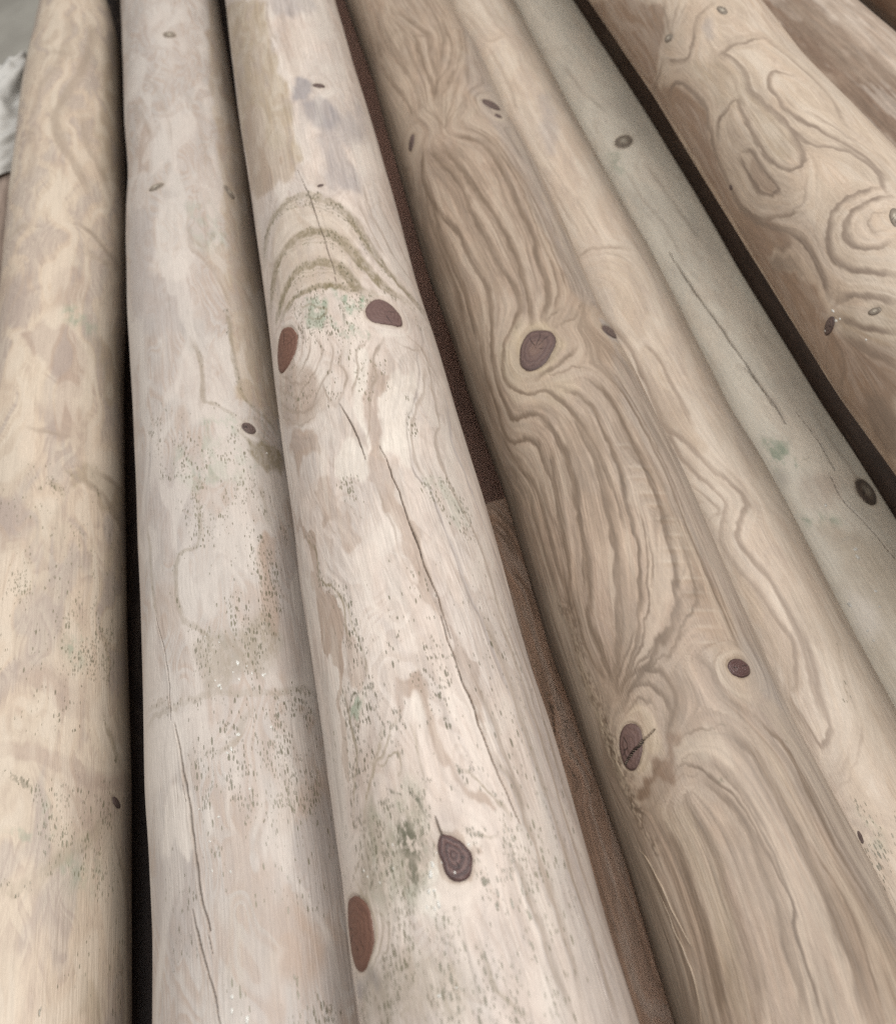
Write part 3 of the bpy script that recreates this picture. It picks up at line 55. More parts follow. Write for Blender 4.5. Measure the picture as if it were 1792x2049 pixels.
  'bands': [["late",[[573.2,-33.2],[553.1,-41.8],[528.6,-41.1],[500.2,-35.9],[475.3,-27.9],[446.9,-27.1],[420.5,-22.1],[397.1,-24.9],[378.3,-32.0],[359.4,-40.3]],1.02,2.82,0.75],["late",[[567.1,-28.0],[552.4,-23.8],[538.8,-19.6],[511.8,-12.5],[483.3,-12.3],[455.6,-9.8],[427.9,-7.9],[407.3,-3.6],[388.3,-5.3],[375.0,-12.8]],1.03,3.09,0.75],["late",[[562.6,-18.8],[524.3,-7.4],[491.5,-1.7],[464.5,4.0],[440.7,5.5],[416.6,5.4],[395.4,2.9],[372.8,-1.8]],1.01,3.04,0.7],["late",[[565.0,-1.9],[548.7,13.6],[528.6,19.4],[505.4,22.3],[483.5,21.9],[463.1,23.3],[443.7,24.7],[426.8,20.5],[406.4,19.7],[388.7,15.0],[373.1,6.7]],1.03,3.34,0.75],["late",[[521.0,-38.5],[496.6,-42.5],[463.3,-42.5],[436.3,-40.8],[411.9,-42.3],[387.9,-43.4]],1.01,3.04,0.7],["late",[[541.3,-41.9],[513.4,-47.6],[481.0,-47.6],[445.8,-46.6],[410.5,-48.7]],1.05,2.63,0.6],["late",[[571.6,6.7],[555.5,20.3],[529.1,27.7],[501.9,30.9],[472.0,31.0],[440.3,29.8],[417.9,30.0],[397.2,26.9],[374.7,14.3]],0.65,1.69,0.55],["late",[[572.7,12.0],[553.4,26.4],[518.5,32.8],[489.7,35.3],[451.1,35.3],[422.9,36.7],[400.0,34.4]],0.66,1.33,0.4],["late",[[566.2,18.4],[536.8,30.0],[503.5,36.5],[468.4,40.0],[437.2,40.5],[411.4,46.5],[391.2,42.4],[376.3,32.5]],0.64,1.29,0.35],["late",[[722.0,-50.4],[680.3,-41.2],[646.5,-33.3],[618.2,-31.4]],1.32,2.98,0.5],["late",[[793.8,-30.5],[762.6,-35.4],[701.0,-28.7],[655.3,-20.6],[616.2,-22.3]],1.21,2.59,0.4],["late",[[722.3,-4.8],[683.9,-5.1],[648.1,-5.4],[622.2,-6.2]],0.99,2.64,0.55],["late",[[764.7,-9.9],[734.6,-1.9],[709.4,6.6],[685.3,3.2],[650.2,0.9]],1.21,2.42,0.45],["late",[[735.6,26.9],[694.7,26.7],[660.1,16.4],[639.0,0.1],[622.2,-6.2]],0.99,2.32,0.45],["late",[[730.7,45.2],[684.4,34.2],[639.9,13.4],[623.2,1.6]],1.0,1.99,0.4],["late",[[750.5,22.9],[727.0,22.4],[700.4,20.2],[670.0,11.3]],1.04,2.08,0.35],["pale",[[591.5,22.7],[618.4,35.1],[639.2,59.3],[635.2,74.0],[587.6,43.8],[587.1,30.2]],2.49,2.49,0.4],["late",[[716.7,-3.9],[710.1,4.8]],1.56,1.56,0.8],["late",[[716.9,4.3],[713.3,9.4]],1.39,1.39,0.7],["late",[[625.3,-19.6],[580.3,-8.2]],1.07,1.07,0.3],["late",[[606.5,-12.4],[580.3,-8.2]],1.05,1.05,0.3],["late",[[597.4,0.0],[580.3,-8.2]],1.05,1.05,0.3],["late",[[609.2,17.5],[580.3,-8.2]],1.06,1.06,0.3],["late",[[627.7,15.6],[580.3,-8.2]],1.07,1.07,0.3],["late",[[627.1,6.4],[580.3,-8.2]],1.07,1.07,0.3],["late",[[384.4,-6.6],[373.8,-17.9],[363.3,-27.5],[349.3,-33.2],[337.2,-31.5],[326.5,-23.5],[322.7,-14.6],[317.3,-8.2],[308.2,-3.7],[295.0,1.5],[279.3,3.2],[263.2,4.9],[244.7,5.3],[227.6,4.1]],0.83,2.08,0.75],["late",[[399.1,-24.1],[378.8,-31.8],[358.6,-38.5],[341.5,-41.3],[327.8,-41.2],[320.3,-41.1],[316.6,-35.0],[312.9,-26.3],[307.3,-19.3],[298.3,-15.9],[285.6,-15.3],[270.9,-15.1],[253.3,-17.5],[236.6,-19.9],[216.6,-25.2],[202.7,-29.9]],0.82,2.46,0.8],["late",[[386.8,-41.4],[357.9,-47.4],[329.9,-49.8],[314.8,-49.4],[305.9,-45.1],[302.2,-34.8],[293.3,-28.7],[278.9,-29.7],[264.7,-27.4],[248.3,-31.0],[231.3,-32.0],[218.8,-36.1],[208.4,-41.2]],0.81,2.23,0.75],["late",[[320.9,-53.6],[306.0,-53.1],[290.8,-47.6],[273.1,-41.1],[257.6,-40.5],[236.6,-41.5],[214.2,-41.8],[197.4,-42.6]],0.89,2.36,0.7],["late",[[331.9,-13.8],[333.8,-1.9],[339.0,10.7],[344.0,17.9]],0.86,2.35,0.75],["late",[[331.9,-10.9],[329.8,0.6],[330.9,12.9],[325.3,24.3]],0.64,1.48,0.5],["late",[[363.4,12.4],[369.4,26.4],[377.7,36.3]],0.68,1.58,0.5],["late",[[368.2,7.5],[373.8,14.0],[379.9,23.3]],0.68,1.58,0.5],["late",[[299.1,-59.2],[278.6,-49.4],[258.7,-48.3],[234.8,-48.6],[212.4,-48.8]],0.79,2.56,0.6],["late",[[307.5,-22.0],[294.2,-15.9],[275.8,-14.5],[258.4,-15.3],[242.0,-18.9],[220.6,-21.9],[206.2,-25.9],[194.5,-32.6],[184.0,-34.2],[169.0,-34.1],[158.1,-35.1]],0.84,2.61,0.8],["late",[[322.5,-12.9],[313.2,-5.5],[299.8,-0.2],[280.7,-1.0],[264.5,0.7],[246.6,-1.0],[229.9,-3.5],[214.4,-7.0],[200.1,-11.6],[182.8,-20.0],[170.6,-26.3],[158.6,-34.1]],0.75,2.83,0.75],["late",[[316.8,-0.1],[312.0,5.9],[302.0,12.3],[285.2,12.0],[270.3,12.6],[251.7,11.7],[240.1,9.7],[225.3,8.7],[210.6,5.3],[196.1,0.3],[182.1,-7.4],[171.0,-15.0],[161.0,-26.1],[156.1,-32.6]],0.66,1.69,0.85],["late",[[236.8,14.4],[223.2,13.8],[204.6,8.1],[190.4,2.1],[177.7,-6.1],[163.3,-20.0],[156.0,-29.9]],0.44,0.8,0.7],["late",[[219.6,15.2],[204.1,10.7],[194.5,6.5]],0.63,0.63,0.6],["late",[[319.7,19.5],[307.8,25.5],[290.7,27.5],[272.9,27.7],[257.5,29.3],[244.0,28.6],[228.7,27.1],[215.3,24.9],[203.4,23.2],[190.5,16.8],[180.0,12.8],[173.0,3.8],[167.5,-4.3],[160.8,-12.9],[155.5,-26.2]],0.75,2.8,0.85],["late",[[325.5,30.3],[311.7,37.5],[293.6,40.8],[274.2,41.5],[255.1,42.7],[236.7,42.1],[219.2,41.8],[205.9,41.9],[195.3,42.8],[186.8,41.8],[175.6,41.7],[161.7,39.9]],0.58,1.54,0.6],["late",[[331.0,37.3],[312.8,43.0],[294.5,44.6],[272.4,45.4],[249.5,46.1],[227.8,45.1]],0.51,0.92,0.45],["late",[[218.5,32.8],[207.5,32.8],[191.5,29.5],[183.4,26.3],[176.4,16.7],[169.0,8.5],[160.3,-2.0]],0.62,1.42,0.65],["late",[[203.6,48.5],[190.4,45.8],[175.9,45.0],[162.1,44.6]],0.46,1.0,0.45],["late",[[319.1,38.0],[299.3,40.7],[280.0,43.1],[262.3,46.6]],0.41,0.82,0.4],["late",[[287.5,-21.4],[264.2,-26.5],[243.9,-29.4],[226.2,-33.2],[212.6,-38.8]],0.67,2.1,0.7],["late",[[276.1,-35.6],[257.6,-36.5],[237.9,-33.6],[227.3,-35.1]],0.67,2.11,0.5],["late",[[212.6,-38.8],[195.9,-39.7],[183.0,-42.9],[171.7,-40.2],[160.8,-37.2]],0.71,1.78,0.6],["late",[[196.1,-14.7],[185.0,-15.3],[177.0,-18.0]],0.53,1.23,0.4],["pale",[[275.2,14.4],[274.9,21.3],[273.8,28.1]],1.09,1.09,0.4],["pale",[[260.8,16.5],[260.5,26.6],[260.3,37.6]],1.07,1.07,0.4],["pale",[[254.7,15.3],[254.4,22.7],[253.4,30.2]],1.06,1.06,0.4],["pale",[[245.0,15.2],[244.5,26.9],[244.4,40.1]],1.05,1.05,0.4],["pale",[[238.0,18.5],[237.9,26.0],[237.2,33.6]],1.04,1.04,0.4],["pale",[[229.3,18.6],[229.1,29.2],[229.1,41.1]],1.03,1.03,0.4],["pale",[[220.0,20.8],[220.1,30.9],[220.1,42.3]],1.02,1.02,0.4],["pale",[[213.2,15.6],[212.5,28.0],[212.5,42.6]],1.01,1.01,0.4],["pale",[[206.4,12.8],[205.5,23.0],[204.5,34.0]],1.0,1.0,0.4],["pale",[[197.0,16.6],[196.4,28.3],[196.2,41.9]],1.0,1.0,0.4],["pale",[[189.4,17.5],[188.9,27.4],[188.3,38.3]],0.99,0.99,0.4],["pale",[[180.6,15.4],[179.7,27.3],[179.2,41.2]],0.98,0.98,0.4],["pale",[[172.4,16.9],[171.9,24.9],[171.0,33.1]],0.97,0.97,0.4],["pale",[[165.1,14.4],[164.3,23.8],[163.2,33.8]],0.96,0.96,0.4],["pale",[[157.7,44.8],[159.2,36.9],[156.6,26.4],[150.6,22.1],[144.2,23.4],[139.4,29.0],[139.2,35.4]],1.21,1.21,0.5],["late",[[160.1,34.7],[157.7,24.6],[149.1,19.6],[141.8,20.9],[135.2,26.6]],0.77,0.77,0.4],["late",[[158.9,14.8],[152.9,17.5],[146.6,17.7],[141.9,19.8]],1.02,2.05,0.55],["late",[[150.0,4.1],[145.1,6.1]],1.69,1.69,0.3],["late",[[104.1,-20.3],[95.8,-18.4],[87.0,-16.8],[77.6,-17.0],[68.0,-18.3],[58.6,-18.3],[49.6,-18.2],[40.4,-19.3],[32.0,-22.1]],0.72,2.87,0.6],["late",[[108.4,-7.4],[98.1,-1.1],[90.8,0.9],[82.4,1.9],[73.3,0.4],[64.9,0.4],[55.1,-0.2],[47.3,-2.5],[37.1,-3.6],[26.1,-7.1]],0.72,2.38,0.7],["late",[[119.1,-16.1],[115.0,-7.8],[109.1,-3.9],[103.0,1.7],[94.7,4.0],[85.3,5.5],[77.0,6.4],[69.2,6.4],[60.9,7.3],[54.8,4.9],[47.4,3.6],[38.9,2.5],[30.2,1.1],[24.6,0.5]],0.48,1.12,0.85],["late",[[113.9,-0.2],[105.6,4.2],[96.6,6.0],[86.5,7.2],[77.4,8.4],[68.9,8.0],[60.0,8.6]],0.4,0.8,0.6],["late",[[127.1,13.6],[121.4,16.7],[114.1,20.8],[105.9,20.9],[95.5,21.8],[86.2,23.1],[76.6,21.7],[69.4,21.8],[59.7,22.7],[53.1,22.6],[46.7,22.5],[41.6,23.1],[32.8,20.3],[21.5,18.5]],1.13,3.56,0.75],["late",[[130.4,31.9],[121.4,38.2],[112.9,42.2],[101.4,42.1],[90.3,42.2],[77.2,40.9],[67.6,42.4],[59.2,46.2],[52.4,48.6],[43.1,50.0]],0.59,2.01,0.65],["late",[[126.7,38.3],[117.2,41.6],[107.1,44.4],[94.2,44.4]],0.43,0.94,0.5],["late",[[79.7,27.1],[70.7,29.1],[60.1,31.5],[47.0,31.0],[34.7,28.6],[20.8,26.6]],0.48,1.13,0.55],["late",[[99.9,-34.5],[87.6,-31.7],[76.7,-32.2],[64.2,-32.6],[54.5,-33.5],[44.2,-36.2],[32.3,-37.9]],3.22,0.48,0.75],["late",[[152.4,-36.1],[159.0,-27.1],[160.1,-17.9],[158.3,-9.6],[153.3,-5.2],[145.1,-4.6],[137.7,-9.3],[131.1,-16.1]],0.68,2.2,0.75],["late",[[148.8,-33.8],[154.2,-24.3],[152.9,-15.4],[146.8,-10.4],[139.6,-10.0],[134.0,-14.5]],0.68,2.03,0.75],["late",[[147.9,-31.5],[148.9,-23.3],[146.7,-18.3],[142.5,-16.4]],0.51,1.52,0.7],["late",[[153.1,-35.6],[162.6,-29.2],[172.1,-16.9],[180.1,-8.9]],0.52,1.21,0.75],["late",[[152.7,-34.4],[160.1,-25.2],[168.2,-14.1],[177.6,-4.4]],0.52,0.86,0.65],["late",[[151.5,-33.7],[159.7,-21.7],[165.2,-10.9],[172.1,1.2]],0.6,1.37,0.7],["late",[[150.3,-32.9],[156.6,-20.7],[160.7,-8.5],[162.1,3.1]],0.51,1.2,0.6],["late",[[139.5,-9.5],[142.5,-4.8],[148.5,-0.9]],0.5,1.18,0.4],["late",[[126.6,-13.0],[128.5,-4.5],[128.0,4.6],[128.0,13.1]],0.42,1.0,0.55],["late",[[112.3,-23.4],[113.6,-17.0],[112.9,-9.0]],0.41,0.82,0.4],["late",[[116.0,-34.6],[123.8,-20.2],[127.8,-11.3]],0.5,0.83,0.4],["late",[[109.8,-28.3],[116.6,-18.6],[120.4,-9.0],[117.2,-3.5]],0.41,0.82,0.35],["mold",[[108.1,-2.5],[108.8,4.0]],0.49,0.49,0.95],["mold",[[108.9,-0.5],[107.4,1.1]],0.49,0.49,0.95],["mold",[[99.3,-18.7],[99.3,-17.1]],0.49,0.49,0.95],["mold",[[128.4,11.2],[128.3,13.8]],0.5,0.5,0.95],["mold",[[119.0,44.8],[117.4,48.1]],0.52,0.52,0.95],["late",[[94.5,-55.2],[82.8,-51.5],[72.5,-51.0],[60.1,-48.9],[47.0,-49.4],[35.8,-53.5]],0.82,0.82,0.7],["yellow",[[200.5,-45.7],[181.5,-49.8],[163.5,-51.5],[144.9,-49.2],[129.3,-50.2],[116.9,-49.2]],2.63,2.63,0.4]],  # short pale bars across the pole: ripple highlights painted into the colour
  'polys': [["patch",[[607.5,-24.8],[570.5,9.7],[529.1,27.7],[471.7,29.3],[406.4,19.7],[370.4,-4.2],[417.0,-11.3],[482.1,-21.5],[533.4,-39.3]],5.29,0.4],["grey",[[747.9,54.6],[746.1,76.4],[632.1,77.3],[537.4,65.9],[460.3,64.3],[407.5,71.3],[391.2,42.4],[445.6,36.8],[506.8,32.5],[570.1,29.9],[634.7,28.9]],4.4,0.3],["grey",[[377.8,53.1],[386.9,77.2],[375.3,77.0],[356.2,52.8],[364.1,46.6]],2.1,0.6],["yellow",[[363.3,-27.5],[376.3,-10.9],[371.9,2.1],[363.4,12.4],[350.2,9.5],[336.1,-3.8],[331.3,-15.5],[336.7,-30.8],[349.8,-33.9]],2.63,0.75],["yellow",[[337.1,-27.1],[330.3,-0.6],[316.7,10.1],[309.4,-3.2],[316.0,-26.5],[332.0,-34.9]],3.15,0.4],["patch",[[264.2,-37.1],[244.6,-30.7],[222.1,-35.9],[193.0,-38.1],[183.6,-44.3],[212.2,-48.4],[245.4,-46.5]],2.8,0.55],["patch",[[242.0,-18.9],[202.6,-17.8],[182.8,-20.0],[163.0,-31.0],[183.4,-33.0],[206.4,-26.4]],2.68,0.5],["grey",[[370.6,54.9],[344.6,55.4],[302.5,76.1],[252.9,77.1],[211.8,77.3],[167.9,77.2],[134.9,77.5],[139.4,49.1],[171.9,45.3],[208.1,41.6],[254.2,36.1],[308.6,36.0]],2.99,0.25],["rust",[[129.4,-21.6],[131.2,-13.8],[132.0,-7.9],[126.4,-12.1],[121.7,-19.1],[118.0,-17.8],[116.7,-24.2],[112.5,-31.6],[107.4,-43.3],[110.5,-47.4],[116.0,-34.6],[121.2,-27.6]],1.33,0.6],["yellow",[[146.1,-33.8],[144.8,-20.5],[135.6,-19.3],[125.8,-26.1],[118.1,-35.9],[116.4,-42.9],[123.1,-42.8],[128.0,-32.4],[135.9,-27.6]],1.85,0.5],["pale",[[129.3,-10.5],[127.8,9.7],[116.0,9.1],[114.5,-6.0],[122.3,-15.4]],2.15,0.45],["grey",[[162.8,48.5],[148.5,64.9],[101.0,77.2],[71.2,77.0],[54.8,77.2],[39.3,49.3],[66.3,41.2],[96.6,38.0],[125.0,33.1],[137.6,29.3]],3.46,0.28],["yellow",[[103.1,-32.4],[102.2,-19.2],[79.7,-16.8],[50.5,-22.4],[29.9,-26.1],[32.1,-36.9],[61.9,-31.6],[87.0,-29.7]],3.21,0.4],["patch",[[75.8,-16.0],[69.4,-12.8],[54.9,-13.7],[50.5,-16.8],[56.3,-19.5]],1.9,0.5]],
  'cracks': [[[[128.3,-43.9],[129.6,-40.5],[131.0,-36.0],[131.8,-32.0],[133.0,-29.3],[133.8,-25.4],[135.1,-20.8]],0.59,1.2]],
  'knots': [["dark",[[608.8,52.3],[605.9,50.0],[603.5,47.0],[601.9,43.8],[601.5,40.8],[602.0,38.1],[603.4,35.9],[605.4,34.3],[607.6,33.5],[609.7,33.3],[611.7,34.0],[613.2,35.4],[614.4,37.5],[615.1,40.2],[615.5,43.2],[615.6,46.5],[615.5,49.5],[615.0,52.0],[613.7,53.5],[611.6,53.6]]],["dark",[[592.7,47.2],[591.5,46.3],[590.5,45.1],[589.7,43.8],[589.2,42.5],[589.2,41.3],[589.5,40.3],[590.1,39.7],[590.9,39.3],[591.9,39.3],[592.8,39.7],[593.8,40.5],[594.6,41.5],[595.3,42.7],[595.7,44.0],[595.9,45.3],[595.9,46.5],[595.5,47.3],[594.8,47.7],[593.8,47.7]]],["dark",[[590.1,-45.9],[591.6,-46.5],[593.4,-46.5],[595.4,-45.9],[597.4,-44.9],[599.2,-43.5],[600.7,-41.9],[601.8,-40.3],[602.3,-38.7],[602.2,-37.5],[601.5,-36.6],[600.1,-36.1],[598.2,-36.1],[596.1,-36.6],[593.9,-37.5],[591.8,-38.8],[590.2,-40.3],[589.1,-41.9],[588.7,-43.5],[589.1,-44.9]]],["wood",[[352.5,-18.2],[358.7,-14.6],[364.0,-9.0],[366.0,-3.2],[364.0,3.0],[360.7,7.8],[354.9,8.5],[348.3,5.4],[341.9,-0.9],[338.4,-7.0],[338.7,-14.0],[342.0,-18.7],[347.2,-20.0]]],["dark",[[375.1,77.2],[375.1,77.3],[367.7,66.6],[364.1,60.1],[362.9,56.0],[363.0,53.1],[363.8,51.1],[365.1,50.0],[366.8,49.7],[368.6,50.3],[370.3,51.7],[372.1,54.1],[373.6,57.0],[375.2,60.9],[377.5,66.3],[383.8,77.4],[381.4,77.3],[379.1,77.2],[377.2,77.2],[375.8,77.2]]],["shiny",[[149.1,41.8],[148.0,39.8],[147.3,37.4],[147.1,35.0],[147.4,32.8],[148.1,30.9],[149.1,29.5],[150.4,28.7],[151.8,28.5],[153.1,29.0],[154.3,30.1],[155.3,31.8],[155.8,33.9],[156.1,36.3],[155.9,38.7],[155.3,40.9],[154.4,42.7],[153.2,43.8],[151.8,44.0],[150.4,43.3]]],["split",[[136.6,-43.7],[140.5,-40.2],[142.6,-35.2],[141.6,-30.9],[138.6,-28.0],[133.6,-28.7],[128.7,-31.9],[125.3,-36.8],[124.5,-41.8],[126.9,-44.9],[131.0,-45.5]]]],
  'splinters': [[[[97.6,-57.8],[90.7,-52.6],[82.4,-50.1],[73.9,-48.3],[64.2,-46.1],[58.1,-43.3]],1.09,0.6],[[[83.5,-55.5],[75.6,-51.9],[66.1,-50.8],[56.7,-48.4],[46.8,-48.1],[35.5,-52.2]],0.79,0.54]],
  'ripples': [[274.4,21.1,2.48],[260.0,26.4,3.6],[253.9,22.5,2.7],[244.0,26.6,4.27],[237.5,25.8,2.7],[228.7,29.0,3.82],[219.6,30.7,3.6],[212.1,27.8,4.72],[205.1,22.8,4.05],[196.0,28.1,4.5],[188.5,27.2,3.82],[179.4,27.1,4.72],[171.6,24.7,3.15],[164.0,23.6,3.82]],
  'torn': [[[[207.6,-47.0],[197.1,-43.3],[184.5,-47.4],[173.9,-50.6],[162.8,-49.9],[153.8,-48.5],[145.6,-48.7],[134.8,-48.5],[125.0,-48.1],[116.4,-47.8],[109.8,-47.9]],4.38,0.2],[[[148.9,-50.1],[136.3,-50.2],[128.7,-48.8]],2.93,0.2],[[[116.4,-47.8],[104.4,-48.8],[92.9,-44.4]],2.51,0.2]],
 },
 'E': {
  'bands': [["late",[[863.9,-24.6],[819.3,-15.1],[788.2,-8.8],[789.4,12.2]],1.2,2.81,0.35],["late",[[779.5,-11.7],[721.8,-8.6],[672.8,-11.7]],1.1,2.57,0.35],["late",[[845.2,4.2],[804.8,9.6],[774.6,25.0],[735.4,20.8]],1.18,2.35,0.3],["late",[[662.0,-21.2],[607.6,-18.1],[557.0,-13.6],[521.4,-12.3]],0.95,1.9,0.35],["late",[[647.2,-9.4],[600.3,-7.0],[555.3,-1.2],[524.2,1.5],[499.4,4.2]],0.93,1.86,0.35],["late",[[487.3,-23.5],[488.8,-9.9],[485.4,6.7],[480.1,26.4]],0.85,2.83,0.6],["late",[[549.7,-14.1],[518.3,-11.2],[494.2,-9.7]],0.88,1.76,0.4],["late",[[548.7,2.7],[520.7,4.4],[496.0,1.2]],0.88,1.47,0.35],["late",[[483.5,-14.2],[480.2,2.5],[470.5,17.9],[459.7,23.0]],0.7,1.4,0.35],["late",[[475.7,-15.5],[472.1,1.0],[460.2,15.3]],0.69,1.25,0.3],["late",[[469.6,-16.0],[464.1,-0.4],[450.9,9.3]],0.69,1.24,0.25],["late",[[423.8,-22.2],[394.1,-11.7],[374.5,-11.2],[351.0,-11.1],[328.6,-13.1],[314.9,-7.7],[298.6,-0.6],[285.3,4.9],[272.2,13.2],[260.8,16.4],[251.8,6.7],[241.1,-2.1],[228.8,1.6],[216.7,6.3],[204.5,7.7],[190.7,7.9],[177.3,7.9],[165.4,3.2],[152.6,0.4],[141.2,-1.6]],0.89,2.89,0.75],["late",[[391.3,-0.2],[380.7,5.7],[361.4,7.5],[342.8,8.8],[320.6,7.3]],0.98,2.45,0.7],["late",[[324.8,-11.9],[303.6,-14.2],[288.3,-9.4],[276.2,-3.4],[263.5,2.2],[258.1,-2.2],[248.8,-10.1],[237.1,-13.3],[224.7,-9.5],[212.3,-4.9],[199.8,-2.1],[187.8,0.5],[179.6,2.4],[168.9,-2.7],[158.0,-8.8]],0.86,2.57,0.7],["late",[[280.6,-15.3],[265.3,-6.1],[259.1,-5.5],[258.3,-14.5]],0.77,1.76,0.6],["late",[[273.2,-17.8],[263.9,-11.5]],0.66,1.32,0.45],["late",[[180.4,11.3],[166.9,8.2],[152.4,2.9],[135.4,-1.0],[129.3,-9.4],[136.4,-12.5],[147.8,-14.4],[158.1,-14.8]],0.9,2.39,0.75],["late",[[183.8,5.1],[167.3,-3.1],[159.0,-7.2],[156.4,-12.5]],0.7,1.81,0.65],["late",[[131.9,18.5],[120.4,7.4],[112.2,-5.7],[109.1,-15.2]],0.59,1.37,0.35],["late",[[126.2,6.3],[117.1,-3.6],[115.6,-12.1]],0.58,1.17,0.35],["late",[[97.0,-8.7],[93.6,-1.4],[89.7,5.4]],0.48,0.96,0.3],["late",[[82.9,-13.6],[78.0,-10.0],[69.3,-6.9]],0.48,0.95,0.45],["late",[[78.2,-14.5],[70.6,-12.8],[63.6,-13.2]],0.47,0.95,0.4],["olive",[[172.6,31.8],[166.2,28.3]],0.51,0.51,0.4],["olive",[[153.1,21.4],[145.3,18.6]],0.5,0.5,0.4],["grey",[[258.2,41.7],[254.9,46.9]],0.9,0.9,0.4]],
  'polys': [["yellow",[[389.3,-4.7],[380.7,5.7],[342.8,8.8],[319.9,6.8],[299.7,6.5],[306.8,-2.6],[327.4,-10.4],[353.7,-9.9]],2.15,0.55],["yellow",[[235.0,-14.4],[224.7,-9.5],[199.8,-2.1],[179.6,2.4],[158.0,-8.8],[174.3,-10.4],[203.1,-13.1]],1.44,0.55],["yellow",[[479.9,-11.6],[470.3,21.8],[410.6,15.6],[397.6,-4.7],[438.5,-11.4]],4.03,0.35],["grey",[[680.0,15.1],[687.9,32.8],[620.4,14.7],[611.1,-6.7]],5.11,0.35],["yellow",[[129.5,-11.8],[136.6,34.8],[100.7,17.8],[57.6,-13.8],[97.0,-8.7]],5.84,0.45],["specks",[[103.2,-9.3],[92.9,11.7],[57.6,-13.8],[77.8,-16.0]],3.82,0.7],["green",[[98.5,-7.7],[94.7,1.7],[81.1,-5.5],[85.8,-11.6]],3.83,0.3]],
  'knots': [["dark",[[85.7,-13.1],[85.8,-13.5],[86.2,-13.8],[86.8,-13.9],[87.5,-14.0],[88.4,-14.0],[89.2,-13.9],[90.0,-13.6],[90.6,-13.3],[91.0,-13.0],[91.2,-12.6],[91.0,-12.3],[90.7,-12.0],[90.1,-11.8],[89.3,-11.7],[88.5,-11.7],[87.6,-11.9],[86.8,-12.1],[86.2,-12.4],[85.8,-12.8]]]],
 },
 'F': {
  'bands': [["late",[[791.8,-19.6],[736.4,-13.7],[699.8,-4.2]],1.94,3.88,0.3],["late",[[619.6,-15.5],[577.6,-13.6],[543.5,-6.6],[500.4,-5.4]],1.62,3.25,0.3],["late",[[617.0,7.2],[559.3,14.3],[517.2,20.3]],1.64,3.28,0.3],["late",[[432.2,35.1],[415.0,25.5],[396.1,35.2]],1.43,2.85,0.25],["late",[[344.2,29.6],[307.0,31.3],[279.1,33.8]],1.3,2.59,0.3],["mold",[[305.1,-1.6],[305.2,3.6]],1.14,1.14,0.6],["grey",[[247.1,-13.9],[246.9,5.3]],1.2,1.2,0.4]],
  'polys': [["green",[[650.1,-21.7],[643.1,-12.0],[616.1,-22.3],[624.5,-29.1]],5.24,0.4],["grey",[[723.5,14.2],[721.7,47.9],[669.8,42.0],[656.6,28.9],[694.2,10.9]],7.48,0.2],["grey",[[553.7,20.8],[507.8,39.5],[488.0,34.2],[506.0,14.5]],6.28,0.2],["grey",[[373.5,5.8],[367.2,66.6],[310.4,34.1],[336.4,4.7]],5.36,0.2],["green",[[335.4,-19.5],[324.1,-5.1],[303.9,-7.5],[304.9,-24.7],[318.9,-26.8]],3.83,0.55],["green",[[275.7,-27.3],[263.3,-3.0],[257.6,-11.7],[270.6,-28.9]],3.66,0.5],["grey",[[311.9,-25.8],[297.4,-18.6],[293.4,-26.6]],3.77,0.5],["pale",[[220.7,-22.3],[206.2,-10.6],[184.8,-19.8],[192.2,-30.1]],4.63,0.6],["yellow",[[265.8,-18.0],[229.2,24.7],[152.7,-32.9],[207.7,-21.9]],5.89,0.4],["patch",[[301.9,-10.5],[285.8,15.4],[270.0,4.6],[277.8,-18.8]],4.97,0.35]],
  'cracks': [[[[513.9,-14.1],[473.6,-11.1],[429.0,-6.7],[386.1,-1.9],[349.2,0.3]],0.86,1.8],[[[386.3,-5.5],[375.8,-2.1],[351.3,1.6],[333.9,1.3]],0.67,1.2],[[[341.3,15.3],[317.0,18.9],[291.7,17.7]],0.45,0.8],[[[291.0,11.8],[270.3,10.0],[253.4,16.8],[227.9,23.3]],0.49,0.9]],
  'knots': [["pale",[[651.9,9.1],[649.2,8.0],[646.7,5.9],[644.8,3.2],[643.8,0.0],[643.8,-3.2],[644.7,-6.3],[646.4,-8.8],[648.8,-10.6],[651.4,-11.6],[654.1,-11.5],[656.5,-10.5],[658.4,-8.7],[659.8,-6.1],[660.5,-3.0],[660.6,0.3],[660.0,3.5],[658.7,6.2],[656.9,8.2],[654.6,9.2]]],["bark",[[266.1,36.4],[265.4,33.1],[265.7,30.2],[267.1,27.9],[269.3,26.3],[272.0,25.5],[275.1,25.6],[278.2,26.5],[281.0,28.1],[283.4,30.5],[285.0,33.5],[285.8,37.0],[285.8,40.6],[284.9,44.0],[283.1,46.7],[280.5,48.2],[277.3,48.0],[273.9,46.2],[270.6,43.3],[267.9,39.9]]]],
  'drops': [[239.0,-1.8,1.08],[234.1,-3.6,1.25],[210.7,-26.3,1.22],[212.1,-4.9,0.79],[193.6,-24.2,0.69],[187.5,-24.0,0.6],[271.1,-4.6,0.83],[203.0,-8.3,0.7]],
 },
 'G': {
